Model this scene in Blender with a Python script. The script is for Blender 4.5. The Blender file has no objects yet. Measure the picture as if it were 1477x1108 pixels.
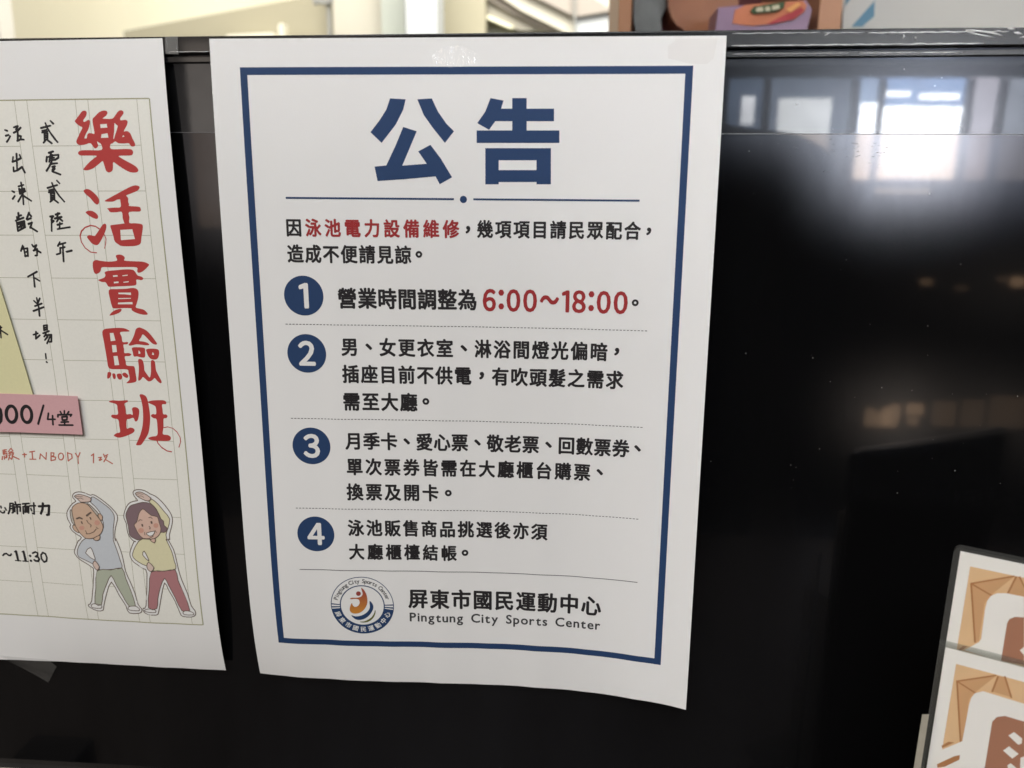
import bpy, bmesh, math, random
from mathutils import Vector, Matrix
from mathutils.geometry import tessellate_polygon
random.seed(4)
sc = bpy.context.scene
C = sc.collection
MM = 0.001

# ------------------------------------------------------------------ measured data (millimetres on each sheet / in the room)
TITLE = [[[(172.3,28.42),(173.69,28.29),(174.21,29.13),(173.56,30.66),(172.32,32.04),(172.54,32.8),(173.5,32.47),(174.48,31.98),(175.14,32.35),(174.95,33.88),(173.99,35.98),(172.69,37.79),(171.96,39.19),(172.1,39.53),(172.95,39.4),(173.33,38.08),(174.12,37.38),(175.5,37.48),(176.55,37.69),(176.64,36.14),(176.39,33.9),(176.51,31.66),(177.54,30.7),(179.56,29.05),(181.47,28.32),(182.98,28.45),(183.34,29.37),(182.45,30.47),(181.13,31.29),(181.41,31.57),(185.06,31.61),(186.57,30.37),(188.12,28.72),(189.39,28.24),(190.4,28.75),(190.29,29.72),(188.91,31.23),(188.67,32.06),(189.1,32.29),(191.09,32.14),(191.88,32.79),(191.41,34.32),(190.22,35.98),(189.82,36.82),(191.21,36.69),(192.49,37.54),(193.32,39.65),(194.17,41.63),(194.16,42.61),(193.25,43.03),(192.22,42.74),(191.42,41.66),(189.42,41.73),(186.98,41.63),(185.83,41.0),(185.22,40.94),(184.06,41.69),(183.26,41.96),(183.27,43.94),(189.16,43.98),(192.21,44.15),(193.0,45.28),(192.41,46.41),(191.0,46.69),(186.38,46.8),(187.49,47.8),(190.09,49.23),(192.99,50.82),(194.36,52.25),(194.25,53.25),(192.96,53.75),(190.52,53.51),(187.89,52.21),(185.32,50.49),(183.6,49.34),(183.26,50.9),(182.89,52.62),(181.86,53.47),(180.91,53.61),(179.92,52.89),(179.51,51.17),(179.01,49.02),(178.37,49.16),(176.33,50.58),(173.97,52.0),(171.39,52.7),(169.71,52.4),(170.64,51.26),(172.75,49.41),(175.14,47.72),(176.51,46.73),(173.43,46.57),(169.4,46.54),(168.25,45.82),(168.52,44.97),(169.99,44.41),(173.71,44.35),(178.97,44.28),(179.09,42.07),(178.12,41.22),(177.4,40.79),(177.47,41.5),(177.71,42.49),(176.91,43.47),(175.97,43.61),(175.31,42.75),(174.66,41.76),(173.77,41.47),(171.85,42.02),(169.34,42.28),(168.15,41.42),(168.2,40.29),(169.36,38.47),(170.52,36.65),(171.48,35.11),(170.34,34.4),(169.08,33.41),(168.44,32.42),(169.32,31.45),(170.91,29.79)],[(179.62,33.79),(182.54,33.68),(182.61,35.22),(179.59,35.33)],[(179.75,37.85),(182.41,37.46),(182.65,39.28),(179.26,39.4)],[(185.94,33.29),(187.33,34.56),(186.68,36.23),(185.47,38.75),(184.96,40.01),(184.76,39.58),(185.46,36.78)],[(189.36,38.22),(189.83,38.92),(188.74,39.11)]],[[(168.52,61.29),(170.04,60.51),(171.56,60.86),(173.27,62.18),(174.76,63.93),(175.19,65.38),(174.68,66.84),(173.71,67.05),(172.72,66.25),(171.11,64.21),(169.42,62.75)]],[[(168.27,70.35),(169.72,69.71),(171.59,69.92),(173.18,70.95),(173.81,72.12),(173.36,73.1),(172.25,73.15),(170.32,72.27),(168.88,71.24)]],[[(167.36,80.88),(168.89,80.22),(170.75,80.57),(171.42,80.28),(173.3,78.19),(175.19,75.96),(176.39,75.28),(177.04,75.81),(176.71,77.59),(175.44,79.97),(173.64,82.66),(172.14,84.31),(170.83,84.52),(169.33,83.87),(168.1,82.37)]],[[(177.66,65.68),(180.2,64.23),(183.52,62.64),(186.83,61.06),(190.11,59.63),(192.35,59.06),(193.86,59.35),(194.24,60.08),(193.18,61.23),(191.06,62.09),(188.14,63.09),(187.78,63.52),(188.45,64.4),(188.27,65.85),(188.58,67.16),(188.5,67.74),(192.83,68.04),(193.66,68.92),(193.06,70.09),(188.19,70.29),(188.06,72.57),(187.68,74.93),(190.1,75.07),(192.89,75.37),(193.74,76.1),(193.3,78.47),(192.5,81.14),(191.89,83.52),(190.84,84.41),(188.24,84.96),(183.18,84.97),(181.38,84.14),(179.97,82.8),(179.64,80.56),(179.16,78.18),(178.88,76.26),(179.95,75.81),(185.06,75.22),(185.28,74.78),(184.89,72.87),(184.81,70.28),(182.54,70.37),(179.72,70.36),(178.91,69.34),(178.51,68.75),(181.54,68.4),(184.54,68.17),(184.72,65.55),(184.63,64.97),(183.21,65.11),(181.24,65.89)],[(183.14,77.94),(188.69,77.64),(189.42,81.88),(182.88,82.4)]],[[(179.62,89.32),(180.5,88.71),(182.09,88.71),(183.42,89.45),(183.62,90.36),(183.35,91.26),(187.13,91.55),(191.24,91.68),(193.24,92.13),(194.56,92.97),(193.46,94.24),(191.35,95.92),(189.35,96.63),(188.64,95.93),(188.63,94.26),(182.97,94.14),(176.56,94.26),(172.55,94.28),(171.69,95.87),(170.41,96.95),(168.93,97.17),(168.3,95.89),(168.26,93.45),(168.73,91.78),(170.27,91.08),(172.46,91.46),(176.26,91.75),(179.5,91.43),(180.06,90.82)]],[[(173.53,96.47),(175.38,95.85),(178.95,95.53),(183.48,95.14),(186.64,95.34),(187.78,96.39),(188.57,97.76),(190.41,98.36),(191.11,99.11),(190.22,99.88),(188.34,99.59),(187.66,99.9),(187.65,101.27),(186.89,102.2),(183.48,102.53),(178.64,102.72),(174.74,102.9),(173.9,101.98),(173.24,100.91),(171.49,100.77),(169.91,100.01),(171.52,99.39),(173.05,98.77),(173.69,97.69)],[(177.11,97.82),(179.31,97.66),(179.38,98.33),(177.2,98.53)],[(181.47,97.8),(184.07,97.45),(183.92,97.94),(181.64,98.19)],[(177.14,100.67),(179.41,100.5),(179.42,101.18),(177.2,101.41)],[(181.47,100.7),(184.25,100.32),(184.02,100.84),(181.75,101.07)]],[[(174.37,104.44),(177.83,103.95),(182.36,103.77),(185.62,103.37),(187.48,103.88),(188.1,105.26),(187.63,107.73),(186.68,110.21),(185.96,112.08),(187.98,112.69),(189.83,113.29),(191.22,115.15),(188.62,115.33),(185.5,114.42),(183.86,113.35),(183.8,112.57),(180.58,112.45),(175.69,112.65),(174.86,111.57),(174.43,108.77)],[(178.65,105.49),(184.55,105.44),(184.4,106.58),(181.39,106.24),(178.66,106.2)],[(178.26,107.96),(184.24,107.82),(184.19,108.22),(178.26,108.43)],[(177.99,109.98),(184.65,109.67),(184.68,110.7),(177.72,110.76)]],[[(173.15,115.8),(174.48,114.38),(176.58,113.26),(178.75,112.78),(179.16,113.4),(178.04,114.5),(175.64,115.46),(173.62,115.89)]],[[(168.52,123.66),(169.87,122.21),(172.22,121.8),(176.18,121.5),(179.1,121.63),(180.82,122.24),(181.52,123.11),(177.23,123.45),(177.61,125.6),(177.79,127.98),(179.92,127.95),(180.33,128.58),(179.45,129.07),(177.95,129.25),(178.02,131.33),(177.95,133.09),(179.93,133.06),(181.16,133.68),(180.08,134.5),(177.91,134.69),(178.1,137.1),(178.28,138.87),(181.14,139.15),(181.91,139.62),(182.09,142.2),(182.19,145.44),(181.56,146.59),(179.5,147.12),(177.17,147.23),(178.67,145.83),(178.99,144.52),(178.78,142.26),(178.3,140.81),(173.67,140.73),(170.36,140.72),(169.19,139.51),(169.08,136.6),(168.93,132.74),(168.71,128.27)],[(172.1,123.93),(173.91,123.84),(174.42,127.39),(172.08,127.74)],[(172.34,129.49),(174.48,129.46),(174.45,132.66),(172.31,132.92)],[(172.48,134.62),(174.48,134.49),(174.75,138.77),(172.48,138.97)]],[[(168.82,142.27),(170.15,142.34),(170.13,143.71),(169.13,145.03),(168.04,145.21),(168.38,143.09)]],[[(170.91,142.88),(172.22,143.02),(172.2,144.97),(171.24,145.48),(170.82,144.35)]],[[(173.03,143.17),(174.9,142.81),(175.55,144.26),(174.54,145.65),(173.28,145.12)]],[[(175.73,142.8),(177.12,142.29),(178.45,143.56),(177.98,144.71),(176.84,144.56),(175.79,143.61)]],[[(180.42,129.22),(181.95,127.45),(183.62,124.57),(184.75,122.03),(186.31,121.22),(187.57,121.52),(189.71,122.6),(191.71,124.79),(193.36,127.3),(194.01,128.71),(192.84,128.95),(191.32,128.12),(189.32,125.76),(187.71,124.36),(186.72,125.8),(185.55,127.33),(187.79,127.69),(189.81,128.45),(190.04,129.24),(187.92,129.34),(184.37,129.0),(181.35,129.62)]],[[(181.87,130.63),(184.86,130.33),(187.75,130.71),(187.8,132.46),(187.41,134.87),(185.59,135.05),(183.67,134.6),(182.2,134.63),(181.96,132.55)],[(184.85,131.71),(185.55,132.65),(185.4,133.39),(184.49,133.31)]],[[(188.49,131.34),(190.66,130.89),(193.89,131.1),(194.56,132.37),(193.97,134.61),(192.69,135.85),(190.41,135.78),(189.11,134.36),(188.64,132.77)],[(191.46,132.41),(192.06,133.36),(191.78,133.84),(190.92,133.69)]],[[(184.07,136.2),(185.49,135.86),(186.34,136.97),(186.52,139.54),(186.49,141.15),(187.58,143.08),(188.68,144.35),(189.58,141.43),(190.15,136.59),(191.78,136.63),(192.02,138.81),(192.08,141.06),(193.1,143.63),(194.13,146.2),(193.54,147.03),(192.17,146.08),(191.02,144.64),(190.3,145.14),(188.87,146.13),(187.55,146.16),(186.36,145.04),(185.3,144.25),(184.34,145.4),(182.96,145.92),(183.5,142.82),(183.99,139.58)]],[[(167.38,156.48),(169.13,155.65),(172.42,155.73),(176.47,155.39),(176.75,156.1),(175.59,156.66),(174.97,157.22),(175.24,159.56),(175.23,162.09),(177.15,161.97),(178.38,162.38),(178.43,160.39),(178.35,159.49),(179.36,158.67),(180.97,158.89),(181.74,160.14),(181.22,163.04),(180.24,165.23),(179.12,165.44),(178.57,163.82),(176.49,164.41),(175.16,164.81),(174.73,167.55),(174.84,169.19),(176.37,168.6),(177.99,168.93),(178.41,170.01),(177.16,171.32),(174.06,172.68),(170.62,173.68),(168.81,173.37),(167.78,172.66),(169.4,171.52),(171.13,170.92),(171.11,168.0),(170.93,164.91),(168.78,164.42),(167.6,163.53),(168.27,162.61),(171.05,162.36),(171.2,159.65),(170.92,157.49)]],[[(182.78,152.75),(184.08,152.44),(185.62,153.23),(186.32,155.01),(186.64,158.59),(186.7,162.92),(186.04,167.28),(184.87,171.31),(182.89,174.29),(180.98,176.72),(179.83,177.12),(178.37,176.97),(179.31,175.11),(181.19,171.4),(182.56,167.36),(183.26,163.35),(183.54,158.65),(183.23,155.07)]],[[(186.36,156.26),(188.08,155.4),(191.37,155.08),(194.24,155.14),(195.24,155.9),(194.95,156.91),(193.13,157.09),(193.12,159.53),(193.18,161.69),(194.61,161.84),(195.17,162.73),(194.42,163.65),(193.11,164.04),(192.71,167.85),(191.98,171.32),(194.3,171.74),(195.66,172.7),(195.33,174.16),(193.64,174.68),(188.53,174.69),(185.63,174.4),(184.63,173.51),(186.54,172.73),(189.18,172.01),(189.68,167.92),(189.64,164.3),(188.24,163.79),(187.08,162.73),(188.09,161.8),(189.73,161.77),(189.9,158.52),(188.93,157.54)]]]
TITLE_RINGS = [([(170.84,87.92),(168.16,87.63),(165.85,85.83),(164.46,83.28),(164.21,80.59),(165.15,78.5),(167.13,76.86),(169.79,76.05),(171.96,76.41),(173.56,77.45)],0.544),([(175.6,79.97),(176.15,81.76),(175.7,83.85),(174.94,85.95)],0.349),([(195.3,179.92),(193.15,179.53),(190.75,177.94),(189.13,175.96),(188.82,174.69)],0.549),([(192.85,168.21),(194.71,167.81),(197.18,168.48),(198.99,170.25),(200.19,172.77),(200.23,174.96),(199.18,177.55)],0.401)]
HAND = [([(136.45,35.75),(137.43,36.1)],0.72),([(136.49,38.13),(137.8,37.8)],0.721),([(136.57,40.63),(137.51,39.65),(138.44,38.32)],0.723),([(140.62,34.71),(142.41,34.22)],0.718),([(140.28,36.92),(142.12,36.14),(143.71,34.88)],0.719),([(142.5,34.22),(141.58,35.57),(141.94,36.28),(142.09,36.99)],0.717),([(142.0,37.56),(141.6,40.25)],0.719),([(142.04,38.12),(143.35,38.36),(143.02,39.55)],0.719),([(141.35,40.25),(143.0,39.69),(144.49,39.79)],0.721),([(157.6,32.21),(158.69,33.34)],0.71),([(153.02,35.11),(157.34,34.17)],0.713),([(155.23,33.02),(155.81,35.14),(157.32,37.69),(158.74,39.82),(159.67,40.96)],0.711),([(153.33,36.24),(155.4,35.84)],0.714),([(153.23,36.95),(155.62,36.55)],0.714),([(154.26,37.38),(153.86,40.21)],0.714),([(154.28,37.24),(155.67,37.25),(155.3,39.93)],0.714),([(154.31,38.09),(155.4,38.1)],0.715),([(154.19,38.93),(155.28,38.94)],0.715),([(153.9,39.92),(155.32,39.79)],0.716),([(154.33,40.21),(153.36,41.11)],0.716),([(155.28,40.08),(156.97,41.37)],0.715),([(140.2,45.66),(139.84,48.96),(139.43,52.13)],0.724),([(138.42,46.94),(137.85,48.95),(139.77,48.38),(141.8,47.53)],0.726),([(141.55,46.1),(141.96,47.53)],0.724),([(137.89,51.25),(137.77,52.99),(139.43,52.56),(141.87,51.13),(142.78,53.45)],0.729),([(155.07,45.33),(157.11,44.78)],0.718),([(156.12,45.2),(154.78,49.05)],0.718),([(153.98,47.04),(153.49,48.9)],0.72),([(154.11,47.18),(156.74,46.34),(159.25,46.22),(159.09,47.36),(157.39,48.35)],0.72),([(156.6,46.2),(155.92,48.77)],0.718),([(155.3,47.62),(157.22,47.35)],0.72),([(154.85,48.62),(157.41,48.21)],0.72),([(155.88,49.06),(154.49,51.06),(153.05,52.78)],0.72),([(155.6,49.92),(158.3,49.64)],0.721),([(155.88,51.21),(157.02,50.93),(155.7,52.5)],0.721),([(155.61,53.08),(156.88,51.93)],0.723),([(155.61,53.08),(159.04,54.39)],0.723),([(135.66,61.31),(136.5,61.71)],0.727),([(135.36,64.64),(136.6,63.31)],0.729),([(138.89,59.32),(141.34,58.67)],0.724),([(140.35,57.67),(140.5,61.65),(140.0,67.0)],0.723),([(139.09,60.32),(139.1,62.48),(141.64,61.32),(141.44,60.33),(139.21,60.65)],0.725),([(139.08,61.48),(141.52,60.99)],0.726),([(140.16,62.65),(137.71,65.82)],0.726),([(140.6,63.32),(142.07,64.32),(143.88,65.5)],0.726),([(137.01,70.69),(136.8,73.05)],0.732),([(136.97,72.04),(138.14,71.64)],0.733),([(136.0,72.38),(135.96,73.73)],0.734),([(135.16,74.07),(139.06,72.72)],0.735),([(135.6,74.75),(135.52,78.49)],0.735),([(135.57,74.92),(139.2,74.07),(139.12,76.78),(135.52,78.49)],0.735),([(136.19,75.6),(138.67,75.09)],0.736),([(136.18,76.79),(138.71,75.94)],0.736),([(137.23,74.92),(137.35,77.47)],0.735),([(138.33,74.92),(136.12,77.13)],0.734),([(141.98,70.53),(140.41,73.39)],0.73),([(141.9,71.03),(142.75,72.04)],0.73),([(140.75,73.56),(142.51,72.89)],0.732),([(140.99,75.43),(142.75,74.75),(141.45,77.12)],0.733),([(141.51,76.78),(144.5,78.65)],0.734),([(136.66,84.83),(135.44,87.25)],0.741),([(136.95,85.34),(137.15,89.66)],0.741),([(136.4,86.38),(138.68,86.03),(138.4,89.48)],0.742),([(137.21,87.76),(138.42,87.58)],0.743),([(136.99,89.49),(138.43,89.31)],0.744),([(141.16,84.47),(141.57,85.33)],0.739),([(141.76,85.33),(143.16,84.64),(141.9,86.71)],0.739),([(141.48,87.05),(143.25,86.36),(142.8,89.12),(141.85,89.3)],0.74),([(142.98,86.87),(144.66,87.9)],0.739),([(157.09,56.92),(158.16,58.14)],0.716),([(152.39,60.03),(156.99,58.79)],0.719),([(154.72,57.9),(155.5,60.38),(157.22,63.36),(159.19,65.86)],0.717),([(152.89,61.03),(155.1,60.64)],0.72),([(152.76,61.86),(155.15,61.53)],0.72),([(153.59,62.36),(153.16,65.18)],0.72),([(153.61,62.19),(155.23,62.2),(154.81,65.02)],0.72),([(153.64,63.19),(154.91,63.19)],0.721),([(153.51,64.08),(154.77,64.09)],0.721),([(153.19,65.02),(154.84,64.85)],0.722),([(153.7,65.18),(152.69,65.95)],0.722),([(154.81,65.02),(156.35,66.29)],0.721),([(151.73,72.21),(153.21,72.05),(152.04,73.73),(153.08,74.07),(152.01,75.08)],0.727),([(152.32,72.38),(151.49,78.47)],0.727),([(154.4,71.37),(156.28,70.87)],0.725),([(155.58,70.7),(154.92,72.72)],0.724),([(153.78,73.06),(156.96,72.38)],0.726),([(155.82,72.72),(154.48,74.41)],0.725),([(155.95,73.06),(157.07,74.07)],0.725),([(154.64,75.76),(156.9,75.25)],0.728),([(155.88,74.74),(155.29,77.45)],0.726),([(154.35,77.62),(160.12,76.77)],0.729),([(154.59,83.24),(153.41,84.95)],0.732),([(154.43,84.26),(157.1,83.57)],0.733),([(154.17,85.98),(156.45,85.46)],0.734),([(154.4,85.63),(154.03,88.04)],0.733),([(152.21,88.67),(159.44,86.99)],0.736),([(155.85,84.09),(155.37,87.69),(155.04,91.76)],0.732),([(136.82,98.72),(141.47,96.43)],0.697),([(139.63,97.74),(139.33,103.2)],0.696),([(140.07,99.26),(142.08,100.55)],0.696),([(137.89,109.59),(139.09,110.82)],0.703),([(140.88,108.46),(139.71,110.46)],0.701),([(137.95,112.03),(141.43,110.8)],0.704),([(136.88,114.26),(142.1,112.43)],0.706),([(139.42,108.25),(139.72,112.68),(139.48,116.46)],0.702),([(135.06,125.28),(137.31,124.57)],0.713),([(136.56,123.9),(135.93,127.17),(138.11,125.46)],0.712),([(140.73,120.92),(140.6,123.17)],0.708),([(140.73,120.92),(142.42,120.67),(142.09,122.7),(140.64,122.94)],0.708),([(140.8,121.95),(142.12,121.66)],0.709),([(139.91,124.53),(142.92,123.45)],0.711),([(141.3,124.74),(140.13,126.11)],0.71),([(140.95,125.42),(143.83,125.15),(143.33,128.32),(142.35,128.56)],0.71),([(141.79,126.08),(140.21,127.69)],0.71),([(142.98,126.07),(141.05,129.26)],0.71),([(139.58,134.07),(139.46,136.36)],0.716),([(139.45,137.96),(139.7,138.19)],0.718)]
NOTE_INK = [([(118.79,122.81),(120.09,122.25)],0.817),([(119.48,121.67),(118.98,127.12)],0.816),([(119.46,123.61),(122.38,125.56)],0.817),([(118.39,125.08),(119.41,123.93)],0.819)]
NOTE = [(121.04,96.87),(122.47,103.75),(128.81,144.06),(130.29,154.37),(110.72,154.18)]
TAG = [(110.79,153.78),(152.36,154.18),(152.45,172.7),(107.62,172.58)]
TAG_INK = [([(111.98,160.44),(112.91,161.61),(112.94,164.2),(112.31,167.02),(110.7,168.68)],1.419),([(120.68,163.41),(120.54,164.45),(120.22,165.45),(119.77,166.32),(119.19,167.02),(118.54,167.5),(117.86,167.72),(117.19,167.67),(116.58,167.35),(116.07,166.78),(115.7,166.01),(115.5,165.07),(115.47,164.06),(115.62,163.01),(115.94,162.02),(116.4,161.15),(116.98,160.45),(117.63,159.98),(118.31,159.76),(118.97,159.82),(119.58,160.14),(120.08,160.7),(120.44,161.47),(120.65,162.4),(120.68,163.41)],1.412),([(128.32,163.32),(128.18,164.36),(127.87,165.35),(127.42,166.22),(126.86,166.92),(126.21,167.4),(125.53,167.61),(124.87,167.56),(124.26,167.24),(123.75,166.67),(123.39,165.9),(123.17,164.97),(123.14,163.96),(123.28,162.92),(123.59,161.93),(124.05,161.06),(124.62,160.37),(125.26,159.9),(125.94,159.68),(126.6,159.73),(127.2,160.05),(127.7,160.62),(128.07,161.38),(128.28,162.31),(128.32,163.32)],1.403),([(134.91,159.03),(130.9,168.08)],0.9),([(136.81,162.74),(135.96,165.74),(139.65,165.64)],0.778),([(138.68,163.88),(138.25,168.27)],0.778),([(144.93,161.35),(144.68,163.13)],0.772),([(142.84,161.79),(143.28,162.97)],0.774),([(147.11,161.69),(146.13,162.9)],0.771),([(141.25,164.41),(141.39,163.41),(148.34,163.04),(147.62,163.85)],0.776),([(143.29,164.36),(143.27,165.94)],0.775),([(143.29,164.36),(145.97,164.09),(145.54,165.68),(143.27,165.94)],0.775),([(144.26,166.12),(144.16,168.3)],0.775),([(142.52,166.96),(146.22,166.66)],0.777),([(141.3,168.38),(148.24,168.19)],0.778)]
REDNOTE = [([(110.78,181.63),(112.58,181.35)],0.529),([(110.78,181.63),(110.67,183.75)],0.529),([(111.7,181.38),(111.42,183.72)],0.528),([(110.65,182.48),(112.43,182.29)],0.529),([(110.61,183.33),(112.53,183.05)],0.53),([(112.53,183.05),(112.2,185.18),(111.51,185.42)],0.528),([(110.06,184.83),(109.61,186.34)],0.53),([(110.98,184.59),(110.88,186.08)],0.53),([(111.89,184.34),(111.95,185.4)],0.529),([(114.87,180.64),(113.29,182.38)],0.526),([(115.06,180.84),(115.77,181.87)],0.526),([(113.92,182.57),(115.27,182.31)],0.528),([(113.38,183.23),(114.28,183.07),(114.0,184.05),(113.25,184.08)],0.528),([(114.95,182.96),(115.84,182.84),(115.61,183.78),(114.81,183.9)],0.527),([(113.62,184.49),(112.89,186.43)],0.529),([(113.71,185.34),(114.46,186.16)],0.529),([(115.2,184.22),(114.46,186.16)],0.528),([(115.35,184.64),(118.2,186.02)],0.528),([(120.3,183.62),(122.27,183.55)],0.525),([(121.4,182.95),(121.21,184.86)],0.524),([(124.2,182.22),(126.87,181.7)],0.523),([(125.43,182.09),(125.2,185.77)],0.522),([(123.67,185.83),(126.94,185.71)],0.524),([(128.93,185.43),(129.64,182.88),(132.15,185.53),(132.84,182.14)],0.522),([(135.22,182.06),(134.67,186.08)],0.518),([(135.2,182.19),(136.7,182.22),(136.28,183.71),(135.1,183.87)],0.518),([(135.09,183.96),(137.27,184.31),(136.88,185.58),(134.67,186.08)],0.519),([(141.28,183.84),(141.18,184.28),(140.99,184.69),(140.74,185.05),(140.44,185.32),(140.11,185.5),(139.76,185.57),(139.43,185.52),(139.15,185.36),(138.91,185.11),(138.76,184.76),(138.68,184.36),(138.7,183.92),(138.8,183.48),(138.98,183.07),(139.24,182.71),(139.54,182.44),(139.87,182.26),(140.22,182.19),(140.54,182.24),(140.83,182.4),(141.06,182.65),(141.22,183.0),(141.29,183.4),(141.28,183.84)],0.516),([(143.6,181.79),(143.39,186.0)],0.514),([(143.58,181.91),(145.63,182.56),(145.6,184.45),(143.39,186.0)],0.514),([(147.61,182.08),(148.65,183.94)],0.513),([(150.01,181.59),(148.62,184.15),(148.45,187.1)],0.511),([(155.56,182.88),(156.73,182.01),(156.1,186.43)],0.51),([(158.83,183.83),(160.34,183.57),(159.1,185.08)],0.509),([(159.29,185.28),(160.42,184.62)],0.509),([(161.57,182.07),(162.03,183.52)],0.507),([(161.87,183.11),(163.66,182.22)],0.507),([(163.13,183.07),(161.33,185.85)],0.507),([(162.3,184.77),(165.45,186.69)],0.508)]
COURSE = [([(105.02,210.47),(105.11,211.34)],0.768),([(104.17,213.14),(105.39,213.96),(106.33,213.7),(106.65,213.02)],0.77),([(107.14,211.25),(107.65,212.32)],0.767),([(110.2,208.71),(109.42,212.46),(108.5,214.16)],0.764),([(110.18,208.84),(111.77,208.68),(111.06,213.47),(110.58,213.72)],0.764),([(110.07,210.24),(111.43,210.09)],0.765),([(109.87,211.56),(111.23,211.41)],0.765),([(112.99,207.93),(113.05,209.01)],0.761),([(112.09,209.49),(115.47,209.21)],0.763),([(113.66,209.42),(113.21,214.03)],0.761),([(112.25,210.58),(112.03,212.99)],0.763),([(112.25,210.58),(115.21,210.35),(114.88,212.64)],0.763),([(116.63,208.85),(120.0,208.49)],0.759),([(118.41,208.77),(117.56,210.12)],0.758),([(116.63,210.38),(116.35,213.88)],0.76),([(116.64,210.29),(119.56,210.03),(119.06,213.54)],0.76),([(117.72,210.55),(117.34,213.18)],0.759),([(118.63,210.37),(118.23,213.14)],0.758),([(120.04,209.79),(123.16,209.57)],0.757),([(122.47,208.16),(121.9,213.85),(121.05,213.58)],0.755),([(120.52,211.07),(120.81,212.15)],0.757),([(124.89,209.79),(130.47,209.12),(129.64,213.72),(128.72,213.98)],1.064),([(127.31,208.17),(126.67,211.24),(125.49,213.47)],1.061),([(101.86,236.75),(102.93,235.78),(104.09,235.6),(105.1,236.45),(106.0,236.51),(106.63,235.68)],0.809),([(109.45,234.05),(109.83,238.9)],1.029),([(108.61,234.32),(109.6,233.82)],0.573),([(108.33,239.03),(111.27,239.09)],0.552),([(113.42,233.95),(113.79,238.95)],1.025),([(112.59,234.22),(113.56,233.76)],0.57),([(112.29,239.15),(115.1,239.22)],0.55),([(116.47,236.15),(116.57,236.26)],1.138),([(116.49,238.75),(116.56,238.84)],1.14),([(118.04,234.71),(119.5,233.96),(120.66,234.46),(120.6,235.59),(119.35,236.44)],0.794),([(119.35,236.44),(120.66,236.71),(121.06,237.82),(120.34,238.88),(119.0,238.84),(118.4,238.31)],0.908),([(123.51,234.08),(122.3,235.5),(122.34,237.53),(123.45,239.16),(124.88,238.52),(125.37,236.69),(124.88,234.69),(123.51,234.08)],0.812)]
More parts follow.
